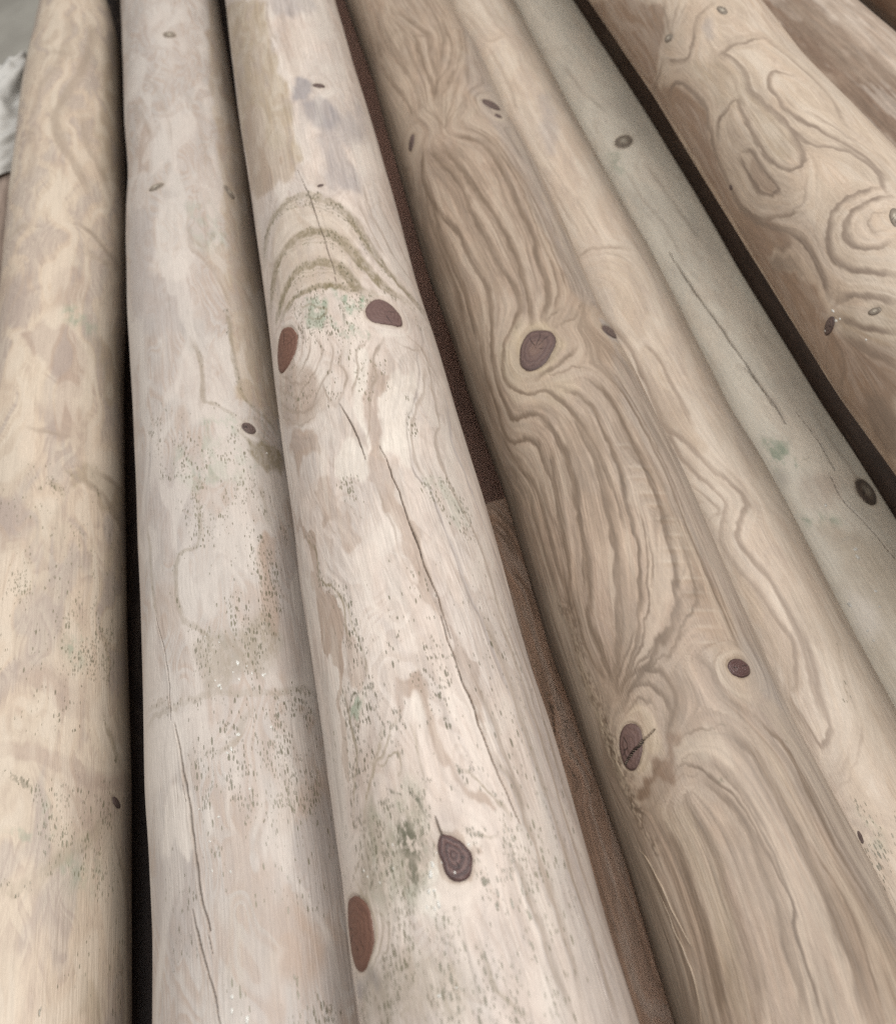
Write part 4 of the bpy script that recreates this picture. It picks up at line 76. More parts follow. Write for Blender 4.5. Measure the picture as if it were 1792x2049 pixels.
  'bands': [["late",[[534.1,-77.9],[531.9,-63.2],[513.4,-55.8],[491.0,-53.6],[477.3,-59.0],[464.4,-66.1],[450.1,-71.7],[432.6,-74.4],[415.8,-77.1],[394.3,-73.5],[372.5,-60.3],[355.0,-53.3],[339.1,-52.5],[324.2,-55.3],[312.9,-59.4]],1.01,2.78,0.85],["late",[[459.5,-59.1],[469.8,-51.7],[469.7,-40.4],[469.3,-32.6],[457.0,-34.8],[435.7,-37.2],[418.9,-39.0],[403.4,-36.9],[391.8,-29.7],[394.5,-21.5],[412.9,-17.4],[433.0,-16.3],[450.5,-18.5],[470.7,-20.0],[485.5,-15.2],[502.7,-15.8],[513.9,-18.4],[512.6,-2.2],[511.5,14.0]],1.04,2.6,0.8],["late",[[436.5,-53.2],[429.5,-45.2],[417.1,-45.9],[403.2,-46.0],[389.3,-45.5],[397.4,-54.8],[409.7,-56.1],[422.4,-55.1],[436.5,-53.2]],0.99,2.22,0.8],["late",[[465.9,11.5],[474.6,-0.6],[465.4,-8.8],[448.2,-10.7],[432.6,-10.6],[419.1,-6.8],[407.9,-2.1],[393.3,3.0],[377.5,9.6],[357.1,10.0]],1.0,2.26,0.75],["late",[[423.2,-17.3],[409.0,-15.3],[398.8,-10.1],[385.7,2.5],[366.7,8.1],[345.1,3.6]],0.84,1.91,0.7],["late",[[343.6,5.2],[346.6,-9.2],[343.8,-21.6],[334.8,-30.4],[324.5,-28.9],[315.8,-20.4],[315.4,-9.6]],0.89,2.88,0.8],["late",[[353.3,5.0],[355.2,-14.2],[352.5,-27.6],[342.5,-38.3],[329.1,-42.9],[313.4,-37.4],[302.5,-28.6],[295.1,-21.2]],0.99,2.87,0.8],["late",[[335.0,-3.9],[336.9,-10.0],[332.8,-16.2],[326.4,-16.4],[323.4,-12.1]],0.77,1.33,0.6],["late",[[428.0,-77.3],[415.2,-78.3],[391.8,-69.0],[374.0,-52.2],[364.3,-41.0]],0.97,2.42,0.65],["late",[[381.9,-28.3],[371.6,-36.2],[371.1,-50.4]],0.7,1.63,0.4],["late",[[562.6,-4.9],[558.9,-19.1],[546.1,-30.5],[535.7,-42.1],[541.7,-51.0],[556.2,-58.5]],1.17,2.64,0.7],["late",[[560.9,-61.8],[559.0,-76.2],[572.3,-108.2]],1.06,3.02,0.7],["late",[[576.8,-74.1],[561.5,-81.5],[583.5,-115.3]],0.92,2.15,0.5],["late",[[610.6,-41.1],[589.5,-44.8],[568.0,-49.0]],0.92,1.84,0.55],["late",[[599.3,-33.6],[581.7,-39.8],[566.7,-44.5]],0.91,1.82,0.55],["late",[[586.4,-24.1],[576.2,-34.0],[568.0,-43.6]],0.91,2.11,0.6],["late",[[623.6,-49.0],[593.2,-50.8],[568.8,-51.4]],0.93,1.85,0.45],["late",[[580.7,-19.4],[573.1,-27.3],[567.6,-41.4]],0.9,1.8,0.4],["late",[[512.7,14.6],[496.7,17.1],[483.7,20.9],[442.6,23.9],[410.1,14.8]],0.94,2.15,0.4],["late",[[428.1,-0.3],[405.6,7.7],[386.4,12.5]],0.74,1.48,0.4],["late",[[306.0,-55.6],[300.3,-45.1],[290.7,-36.3],[281.1,-30.2]],0.95,2.74,0.85],["late",[[299.8,-61.4],[285.0,-52.1],[268.1,-39.7]],0.94,2.5,0.8],["late",[[291.7,-65.2],[274.2,-58.8],[255.7,-49.7]],0.83,3.1,0.8],["late",[[295.7,-70.9],[280.0,-79.0],[278.2,-114.4]],0.76,1.51,0.5],["late",[[298.2,-73.6],[292.9,-94.7],[281.5,-113.8]],0.77,1.53,0.5],["late",[[279.9,-64.8],[263.8,-68.7],[248.4,-72.8]],0.72,1.86,0.5]],
  'polys': [["patch",[[736.0,-115.5],[610.6,-41.1],[573.4,-51.0],[561.5,-81.5],[529.6,-65.9],[511.3,-57.6],[491.8,-55.9],[477.7,-59.2],[464.8,-66.4],[450.1,-71.7],[428.6,-76.1],[414.7,-79.5],[394.0,-74.0],[372.1,-60.7],[355.7,-61.6],[371.2,-80.5],[355.7,-79.0],[337.1,-63.0],[320.2,-58.9],[305.4,-67.1],[295.0,-71.8],[301.6,-113.9],[331.0,-104.8],[413.3,-98.1],[517.7,-95.0]],3.11,0.85],["yellow",[[531.1,-47.7],[500.7,-20.3],[465.8,-24.4],[471.8,-41.1],[493.4,-46.6]],5.45,0.5],["yellow",[[469.9,-23.8],[450.5,-18.5],[412.9,-17.4],[395.8,-22.9],[405.2,-35.8],[430.8,-36.7]],3.75,0.5],["late",[[370.7,-81.7],[356.9,-68.9],[340.3,-59.8],[344.6,-68.4],[359.5,-82.7]],2.54,0.55],["late",[[365.0,-68.4],[357.4,-60.0],[354.9,-62.4],[361.3,-69.8]],1.62,0.5],["patch",[[294.0,-67.5],[274.2,-58.8],[256.1,-49.3],[240.7,-64.7],[270.7,-103.8],[305.3,-101.4]],4.21,0.75],["yellow",[[305.2,-56.3],[279.3,-31.5],[258.4,-47.4],[275.7,-57.3],[296.1,-65.2]],3.13,0.6],["patch",[[427.1,-49.0],[416.0,-46.7],[391.1,-47.1],[397.9,-54.4],[415.6,-56.0]],1.72,0.5],["late",[[257.8,-82.1],[254.2,-69.5],[237.6,-68.5],[226.8,-89.6],[243.8,-94.0]],3.07,0.8],["patch",[[309.1,-78.2],[258.7,-47.1],[224.4,-114.3],[279.8,-113.9]],4.26,0.6],["grey",[[548.4,-18.8],[548.3,-10.0],[533.8,-13.6],[534.8,-20.2]],3.18,0.4]],  # large left-side patch: brown wood with that side's shade painted in
  'knots': [["pale",[[565.0,-43.3],[563.9,-43.2],[562.9,-43.6],[562.2,-44.3],[561.8,-45.3],[561.8,-46.6],[562.2,-47.9],[563.0,-49.1],[564.0,-50.2],[565.2,-51.1],[566.5,-51.5],[567.6,-51.6],[568.5,-51.2],[569.2,-50.4],[569.4,-49.4],[569.4,-48.1],[569.0,-46.8],[568.2,-45.6],[567.3,-44.5],[566.2,-43.7]]],["pale",[[547.2,0.8],[546.6,-0.2],[546.6,-1.2],[547.2,-2.2],[548.3,-3.2],[549.7,-3.9],[551.4,-4.4],[553.2,-4.6],[554.8,-4.5],[556.2,-4.0],[557.2,-3.3],[557.6,-2.4],[557.6,-1.3],[557.0,-0.2],[556.0,0.7],[554.6,1.5],[553.0,2.0],[551.3,2.2],[549.6,2.0],[548.2,1.6]]],["dark",[[301.2,-75.8],[302.2,-76.2],[303.2,-75.8],[304.0,-74.7],[304.7,-73.1],[305.1,-71.1],[305.3,-69.0],[305.2,-66.9],[304.8,-65.2],[304.3,-63.8],[303.4,-63.0],[302.5,-62.7],[301.5,-63.1],[300.5,-64.0],[299.6,-65.3],[299.0,-67.1],[298.8,-69.1],[298.9,-71.2],[299.4,-73.2],[300.2,-74.8]]],["pale",[[285.4,-37.9],[284.8,-38.2],[284.4,-38.9],[284.3,-39.7],[284.4,-40.8],[284.7,-42.0],[285.2,-43.1],[285.9,-44.0],[286.7,-44.8],[287.5,-45.2],[288.2,-45.2],[288.7,-44.9],[289.0,-44.2],[289.1,-43.3],[289.0,-42.2],[288.7,-41.0],[288.1,-39.9],[287.5,-39.0],[286.8,-38.3],[286.0,-37.9]]],["pale",[[322.8,-5.0],[323.3,-5.6],[324.4,-6.0],[325.9,-5.9],[327.7,-5.5],[329.7,-4.8],[331.6,-3.8],[333.3,-2.6],[334.6,-1.3],[335.3,-0.1],[335.5,0.9],[335.0,1.6],[334.0,2.0],[332.4,1.9],[330.5,1.5],[328.5,0.7],[326.5,-0.4],[324.8,-1.6],[323.6,-2.9],[322.9,-4.0]]],["dark",[[427.4,-75.7],[427.9,-76.2],[428.6,-76.4],[429.2,-76.5],[429.9,-76.4],[430.4,-76.1],[430.7,-75.7],[430.9,-75.1],[430.8,-74.5],[430.6,-74.0],[430.1,-73.4],[429.6,-73.0],[429.0,-72.8],[428.3,-72.7],[427.7,-72.8],[427.2,-73.1],[426.8,-73.5],[426.6,-74.0],[426.7,-74.6],[426.9,-75.2]]]],
  'drops': [[305.5,-61.1,0.81],[300.1,-63.2,0.8],[302.7,-73.6,0.73],[298.7,-60.3,0.64],[278.3,-54.8,0.54]],
 },
 'H': {
  'bands': [["late",[[620.9,-25.7],[584.6,-24.8],[543.2,-25.4],[498.6,-25.8]],1.59,4.14,0.3],["late",[[612.5,-19.0],[576.8,-18.6],[536.2,-19.2],[492.3,-19.9]],1.58,4.11,0.6],["late",[[605.1,-12.2],[569.9,-12.3],[530.0,-12.9],[486.6,-13.9]],1.57,4.09,0.5],["late",[[599.7,-6.4],[564.9,-6.8],[525.4,-7.5],[482.4,-8.7]],1.57,4.07,0.35],["late",[[593.5,2.2],[559.0,1.5],[520.0,0.7],[477.3,-1.1]],1.56,4.07,0.5],["late",[[589.8,10.7],[555.4,9.6],[516.6,8.4],[473.9,6.1]],1.56,4.07,0.3],["late",[[588.7,21.4],[553.8,19.5],[514.8,17.6],[471.7,14.3]],1.57,4.08,0.3]],
  'polys': [["patch",[[637.3,-37.0],[597.8,-4.0],[562.2,-3.3],[508.9,-3.1],[471.4,-3.4],[424.6,-34.6],[510.7,-35.7]],4.64,0.95]],
 },
 'I': {
 },
 'J': {
 },
 'K': {
  'bands': [["late",[[325.8,-5.1],[319.2,0.8],[307.1,6.2],[291.9,8.8]],0.94,2.11,0.6],["late",[[317.0,-6.3],[308.7,0.5],[292.9,4.6]],0.93,2.1,0.6],["late",[[309.8,-7.0],[298.4,0.3],[284.7,3.4]],0.93,2.08,0.5],["late",[[325.1,7.4],[311.6,13.8]],0.95,2.13,0.4],["late",[[281.2,-3.9],[265.4,2.8],[244.3,2.8]],0.89,2.01,0.4],["late",[[162.6,-6.1],[152.1,-1.0],[148.1,-5.2]],1.22,1.22,0.4],["mold",[[52.6,5.7],[52.2,9.9]],0.97,0.97,0.8]],
  'polys': [["specks",[[224.4,-8.5],[197.5,2.7],[154.6,1.0],[158.1,-12.2]],4.16,0.6],["specks",[[233.6,2.2],[173.1,13.6],[142.4,11.5],[145.6,-3.6],[187.8,-3.3]],6.21,0.35]],
  'cracks': [[[[201.6,-4.0],[188.2,-4.8],[178.0,-7.9]],0.52,1.0]],
 },
 'L': {
 },
 'M': {
 },
 'S': {
 },
 'N': {
 },
}

# ------------------------------------------------------------------ noise
class Noise:
    """smooth 2-D value noise on a wrapped random lattice"""
    def __init__(self, seed, n=256):
        self.n = n
        self.t = np.random.RandomState(seed).rand(n, n).astype(np.float32)
    def __call__(self, x, y):
        n, t = self.n, self.t
        xf = np.floor(x); yf = np.floor(y)
        fx = (x - xf).astype(np.float32); fy = (y - yf).astype(np.float32)
        i = xf.astype(np.int32) % n; j = yf.astype(np.int32) % n
        i1 = (i + 1) % n; j1 = (j + 1) % n
        fx = fx * fx * (3 - 2 * fx); fy = fy * fy * (3 - 2 * fy)
        a = t[i, j] * (1 - fx) + t[i1, j] * fx
        b = t[i, j1] * (1 - fx) + t[i1, j1] * fx
        return a * (1 - fy) + b * fy
    def fbm(self, x, y, o=3):
        s = 0; w = 1; tot = 0
        for k in range(o):
            s = s + w * self(x * 2 ** k + 17.3 * k, y * 2 ** k + 5.1 * k); tot += w; w *= .5
        return s / tot

def smooth(a, b, x):
    t = np.clip((x - a) / (b - a), 0, 1)
    return t * t * (3 - 2 * t)

def spline(pts, step=4.0):
    """Catmull-Rom through the points"""
    p = np.asarray(pts, float)
    if len(p) < 3:
        return p
    q = np.vstack([2 * p[0] - p[1], p, 2 * p[-1] - p[-2]])
    out = []
    for i in range(1, len(q) - 2):
        n = int(np.clip(np.hypot(*(q[i + 1] - q[i])) / step, 2, 10))
        for t in np.arange(n) / n:
            out.append(.5 * (2 * q[i] + (q[i + 1] - q[i - 1]) * t + (2 * q[i - 1] - 5 * q[i] + 4 * q[i + 1] - q[i + 2]) * t * t
                             + (3 * q[i] - q[i - 1] - 3 * q[i + 1] + q[i + 2]) * t ** 3))
    out.append(q[-2])
    return np.array(out)

# ------------------------------------------------------------------ materials
def new_mat(name):
    m = bpy.data.materials.new(name); m.use_nodes = True
    nt = m.node_tree
    for n in list(nt.nodes): nt.nodes.remove(n)
    out = nt.nodes.new('ShaderNodeOutputMaterial'); bs = nt.nodes.new('ShaderNodeBsdfPrincipled')
    nt.links.new(bs.outputs['BSDF'], out.inputs['Surface'])
    return m, nt, bs

class G:
    """small helper for wiring shader nodes"""
    def __init__(self, nt): self.nt = nt
    def put(self, sock, v):
        if isinstance(v, bpy.types.NodeSocket): self.nt.links.new(v, sock)
        elif isinstance(v, (tuple, list)) and len(v) == 3 and sock.type == 'RGBA': sock.default_value = (*v, 1)
        else: sock.default_value = v
    def mix(self, a, b, f, mode='MIX'):
        n = self.nt.nodes.new('ShaderNodeMix'); n.data_type = 'RGBA'; n.blend_type = mode
        self.put(n.inputs[0], f); self.put(n.inputs[6], a); self.put(n.inputs[7], b)
        return n.outputs[2]
    def math(self, op, a, b=0.0, c=0.0, clamp=False):
        n = self.nt.nodes.new('ShaderNodeMath'); n.operation = op; n.use_clamp = clamp
        self.put(n.inputs[0], a); self.put(n.inputs[1], b); self.put(n.inputs[2], c)
        return n.outputs[0]
    def ramp(self, v, a, b, lo=0.0, hi=1.0):
        n = self.nt.nodes.new('ShaderNodeMapRange'); n.interpolation_type = 'SMOOTHSTEP'
        self.put(n.inputs[0], v); n.inputs[1].default_value = a; n.inputs[2].default_value = b
        n.inputs[3].default_value = lo; n.inputs[4].default_value = hi
        return n.outputs[0]
    def attr(self, name):
        n = self.nt.nodes.new('ShaderNodeAttribute'); n.attribute_name = name
        s = self.nt.nodes.new('ShaderNodeSeparateColor'); self.nt.links.new(n.outputs['Color'], s.inputs[0])
        return [s.outputs[0], s.outputs[1], s.outputs[2], n.outputs['Alpha']]
    def coords(self, scale, loc=(0, 0, 0)):
        t = self.nt.nodes.new('ShaderNodeTexCoord'); m = self.nt.nodes.new('ShaderNodeMapping')
        m.inputs['Scale'].default_value = scale; m.inputs['Location'].default_value = loc
        self.nt.links.new(t.outputs['Object'], m.inputs[0]); return m.outputs[0]
    def noise(self, vec, scale=1.0, detail=2.0, rough=.5):
        n = self.nt.nodes.new('ShaderNodeTexNoise'); self.put(n.inputs['Vector'], vec)
        n.inputs['Scale'].default_value = scale; n.inputs['Detail'].default_value = detail; n.inputs['Roughness'].default_value = rough
        return n.outputs['Fac'], n.outputs['Color']
    def voronoi(self, vec, scale=1.0):
        n = self.nt.nodes.new('ShaderNodeTexVoronoi'); self.put(n.inputs['Vector'], vec); n.inputs['Scale'].default_value = scale
        s = self.nt.nodes.new('ShaderNodeSeparateColor'); self.nt.links.new(n.outputs['Color'], s.inputs[0])
        return n.outputs['Distance'], s.outputs[0], s.outputs[1]
    def bump(self, h, dist, strength=1.0, normal=None):
        n = self.nt.nodes.new('ShaderNodeBump'); self.put(n.inputs['Height'], h)
        n.inputs['Distance'].default_value = dist; n.inputs['Strength'].default_value = strength
        if normal is not None: self.nt.links.new(normal, n.inputs['Normal'])
        return n.outputs[0]

TINT = dict(patch=(.41, .315, .25), grey=(.345, .31, .30), yellow=(.43, .345, .25), late=(.30, .235, .18), olive=(.225, .18, .11),
            green=(.25, .315, .225), mold=(.085, .083, .045), pale=(.70, .64, .56), rust=(.30, .155, .08))
def wood_material(name, base, seed, fibre=.25, rough=.56, **tint):
    T = dict(TINT); T.update(tint)
    m, nt, bs = new_mat(name); g = G(nt)
    late, patch, grey, yellow = g.attr('grain_tint')
    olive, green, mold, pale = g.attr('stain_tint')
    rust, specks, crack, fib = g.attr('surface_wear')
    off = (seed * 3.1, seed * 7.7, seed * 1.3)
    broad, broadc = g.noise(g.coords((28, 9, 28), off), 1.0, 2.0)
    streak, _ = g.noise(g.coords((700, 22, 700), off), 1.0, 1.0, .6)
    fine, _ = g.noise(g.coords((1500, 260, 1500), off), 1.0, 2.0, .6)
    brk, _ = g.noise(g.coords((420, 170, 420), off), 1.0, 3.0, .65)
    hue, _ = g.noise(g.coords((40, 13, 40), (off[2], off[0], off[1])), 1.0, 3.0, .6)
    col = g.mix(base, [c * .87 for c in base], g.ramp(broad, .35, .7))
    col = g.mix(col, (base[0] * .97, base[1] * .94, base[2] * .925), g.ramp(hue, .48, .56, 0, .8))
    col = g.mix(col, T['yellow'], yellow)
    col = g.mix(col, T['patch'], patch)
    col = g.mix(col, T['grey'], grey)
    brkg, _ = g.noise(g.coords((150, 75, 150), off), 1.0, 3.0, .65)
    col = g.mix(col, T['green'], g.math('MULTIPLY', green, g.ramp(brkg, .42, .60)))
    col = g.mix(col, T['pale'], pale)
    col = g.mix(col, T['late'], late)
    col = g.mix(col, T['olive'], g.math('MULTIPLY', olive, g.ramp(brk, .38, .54, .62, 1.05)))
    col = g.mix(col, T['rust'], rust)
    # fibres: fine light and dark streaks that follow the grain
    fv = g.math('ADD', g.math('MULTIPLY', g.math('SUBTRACT', fib, .5), fibre * 2.2), g.math('MULTIPLY', g.math('SUBTRACT', streak, .5), fibre * 1.2))
    fv = g.math('ADD', fv, g.math('MULTIPLY', g.math('SUBTRACT', fine, .5), .2 + fibre * .7))
    gain = g.math('ADD', fv, 1.0)
    n = nt.nodes.new('ShaderNodeVectorMath'); n.operation = 'SCALE'
    nt.links.new(col, n.inputs[0]); nt.links.new(gain, n.inputs['Scale']); col = n.outputs[0]
    # mould specks: short dashes along the grain
    _, wob = g.noise(g.coords((260, 90, 260), off), 1.0, 2.0)
    clus, _ = g.noise(g.coords((95, 42, 95), off), 1.0, 2.0, .6)
    dens = g.math('MULTIPLY', g.math('POWER', specks, 2.0), g.ramp(clus, .40, .60, .06, 1.3))
    sp = None
    for k, (sc, thr, den) in enumerate((((1050, 240, 1050), .46, 1.0), ((1700, 400, 1700), .48, 1.0))):
        v = g.coords(sc, (off[0] + k * 9.2, off[1], off[2]))
        add = nt.nodes.new('ShaderNodeVectorMath'); add.operation = 'MULTIPLY_ADD'
        nt.links.new(wob, add.inputs[0]); add.inputs[1].default_value = (.5, .5, .5); nt.links.new(v, add.inputs[2])
        dist, rnd, rnd2 = g.voronoi(add.outputs[0])
        size = g.math('MULTIPLY_ADD', rnd2, thr * .75, thr * .3)
        dot = g.math('MULTIPLY', g.math('SUBTRACT', size, dist), 8.0, clamp=True)
        dot = g.math('MULTIPLY', dot, g.math('LESS_THAN', rnd, g.math('MULTIPLY', dens, den)))
        dot = g.math('MULTIPLY', dot, g.math('MULTIPLY_ADD', rnd2, .55, .45))
        ring = g.math('MULTIPLY', g.math('LESS_THAN', rnd2, .35), g.ramp(dist, 0, thr * .45, .75, 0))
        dot = g.math('SUBTRACT', dot, ring, clamp=True)
        sp = dot if sp is None else g.math('MAXIMUM', sp, dot)
    spcol = g.mix((.10, .093, .05), (.18, .165, .10), g.ramp(broad, .4, .62))
    col = g.mix(col, spcol, g.math('MULTIPLY', sp, .82))
    col = g.mix(col, T['mold'], g.math('MULTIPLY', mold, g.ramp(brk, .44, .54)))
    col = g.mix(col, (.03, .02, .015), crack)
    chk, _ = g.noise(g.coords((620, 12, 620), (off[1], off[2], off[0])), 1.0, 2.0, .7)
    col = g.mix(col, (.12, .09, .065), g.ramp(chk, .67, .78, 0, .32))
    nt.links.new(col, bs.inputs['Base Color'])
    r = g.math('ADD', g.math('MULTIPLY', broad, .22), rough - .11)
    r = g.math('SUBTRACT', r, g.math('MULTIPLY', sp, .2), clamp=True)
    nt.links.new(r, bs.inputs['Roughness'])
    bs.inputs['Specular IOR Level'].default_value = .5
    h = g.math('ADD', g.math('MULTIPLY', fib, .6), g.math('ADD', g.math('MULTIPLY', fine, .5), g.math('MULTIPLY', streak, .5)))
    h = g.math('SUBTRACT', h, g.math('MULTIPLY', sp, .4))
    nt.links.new(g.bump(h, .00025, .75), bs.inputs['Normal'])
    return m

def knot_material(name, col, dark, rings=6.0, amt=.6, rough=.5, centre=None, rim=.6):
    m, nt, bs = new_mat(name); g = G(nt)
    rad, ca, sa, crk = g.attr('knot_rings')
    w, _ = g.noise(g.coords((260, 260, 260)), 1.0, 3.0, .6)
    fine, _ = g.noise(g.coords((1300, 1300, 1300)), 1.0, 3.0, .65)
    ph = g.math('ADD', g.math('MULTIPLY', rad, rings), g.math('MULTIPLY', w, 1.6))
    wave = g.math('MULTIPLY_ADD', g.math('SINE', g.math('MULTIPLY', ph, 6.283)), .5, .5)
    c = g.mix(col, dark, g.math('MULTIPLY', wave, amt))
    if centre: c = g.mix(centre, c, g.ramp(rad, .1, .6))
    c = g.mix(c, dark, g.ramp(w, .5, .75, 0, .45))
    c = g.mix(c, [x * .6 for x in dark], g.ramp(rad, .84, .99, 0, rim))
    c = g.mix(c, [min(1, x * 1.9) for x in col], g.ramp(fine, .6, .8, 0, .35))
    c = g.mix(c, (.02, .014, .012), crk)
    nt.links.new(c, bs.inputs['Base Color']); bs.inputs['Roughness'].default_value = rough
    bs.inputs['Specular IOR Level'].default_value = .35
    h = g.math('ADD', g.math('MULTIPLY', wave, .5), fine)
    nt.links.new(g.bump(h, .0004, .7), bs.inputs['Normal'])
    return m

KNOT = dict(
    dark=knot_material('dark_knot', (.15, .105, .09), (.08, .055, .052), 3, .6, .5),
    mauve=knot_material('mauve_knot', (.17, .105, .092), (.12, .072, .066), 5, .4, .55, rim=.2),
    red=knot_material('reddish_knot', (.185, .095, .066), (.125, .062, .046), 4, .4, .6, rim=.2),
    ringed=knot_material('ringed_knot', (.165, .10, .09), (.05, .03, .03), 3.2, .8, .36),
    wood=knot_material('brown_knot', (.15, .098, .085), (.085, .055, .052), 4, .5, .5, centre=(.19, .125, .10)),
    shiny=knot_material('glossy_knot', (.12, .068, .062), (.07, .04, .04), 5, .5, .22),
    split=knot_material('split_knot', (.16, .10, .085), (.10, .062, .056), 3, .4, .55),
    pale=knot_material('pale_knot', (.26, .215, .17), (.15, .125, .10), 2, .4, .55, centre=(.47, .42, .34)),
    bark=knot_material('bark_knot', (.13, .095, .07), (.05, .036, .03), 2, .7, .7, centre=(.27, .23, .18)))

def resin_material():
    m, nt, bs = new_mat('clear_resin')
    bs.inputs['Base Color'].default_value = (.80, .78, .72, 1); bs.inputs['Roughness'].default_value = .1
    bs.inputs['Transmission Weight'].default_value = .2; bs.inputs['IOR'].default_value = 1.45
    return m
RESIN = resin_material()

# ------------------------------------------------------------------ mesh helpers
def make_mesh(name, v, faces, mat, parent=None, attrs=(), shade=True):
    me = bpy.data.meshes.new(name)
    v = np.ascontiguousarray(v, np.float32)
    faces = np.ascontiguousarray(faces, np.int32); nf, k = faces.shape
    me.vertices.add(len(v)); me.vertices.foreach_set('co', v.ravel())
    me.loops.add(nf * k); me.loops.foreach_set('vertex_index', faces.ravel())
    me.polygons.add(nf); me.polygons.foreach_set('loop_start', np.arange(0, nf * k, k, dtype=np.int32))
    me.polygons.foreach_set('loop_total', np.full(nf, k, np.int32))
    if shade: me.polygons.foreach_set('use_smooth', np.ones(nf, bool))
    for an, arr in attrs:
        a = me.attributes.new(an, 'FLOAT_COLOR', 'POINT')
        a.data.foreach_set('color', np.ascontiguousarray(arr, np.float32).ravel())
    me.materials.append(mat); me.update(calc_edges=True)
    o = bpy.data.objects.new(name, me); C.objects.link(o)
    if parent is not None: o.parent = parent
    return o

def grid_faces(nr, nc, wrap=False):
    i, j = np.meshgrid(np.arange(nr - 1), np.arange(nc if wrap else nc - 1), indexing='ij')
    j1 = (j + 1) % nc
    return np.stack([i * nc + j, i * nc + j1, (i + 1) * nc + j1, (i + 1) * nc + j], -1).reshape(-1, 4)

# ------------------------------------------------------------------ a pole
CH = ['late', 'patch', 'grey', 'yellow', 'olive', 'green', 'mold', 'pale', 'rust', 'specks', 'crack', 'fibre']

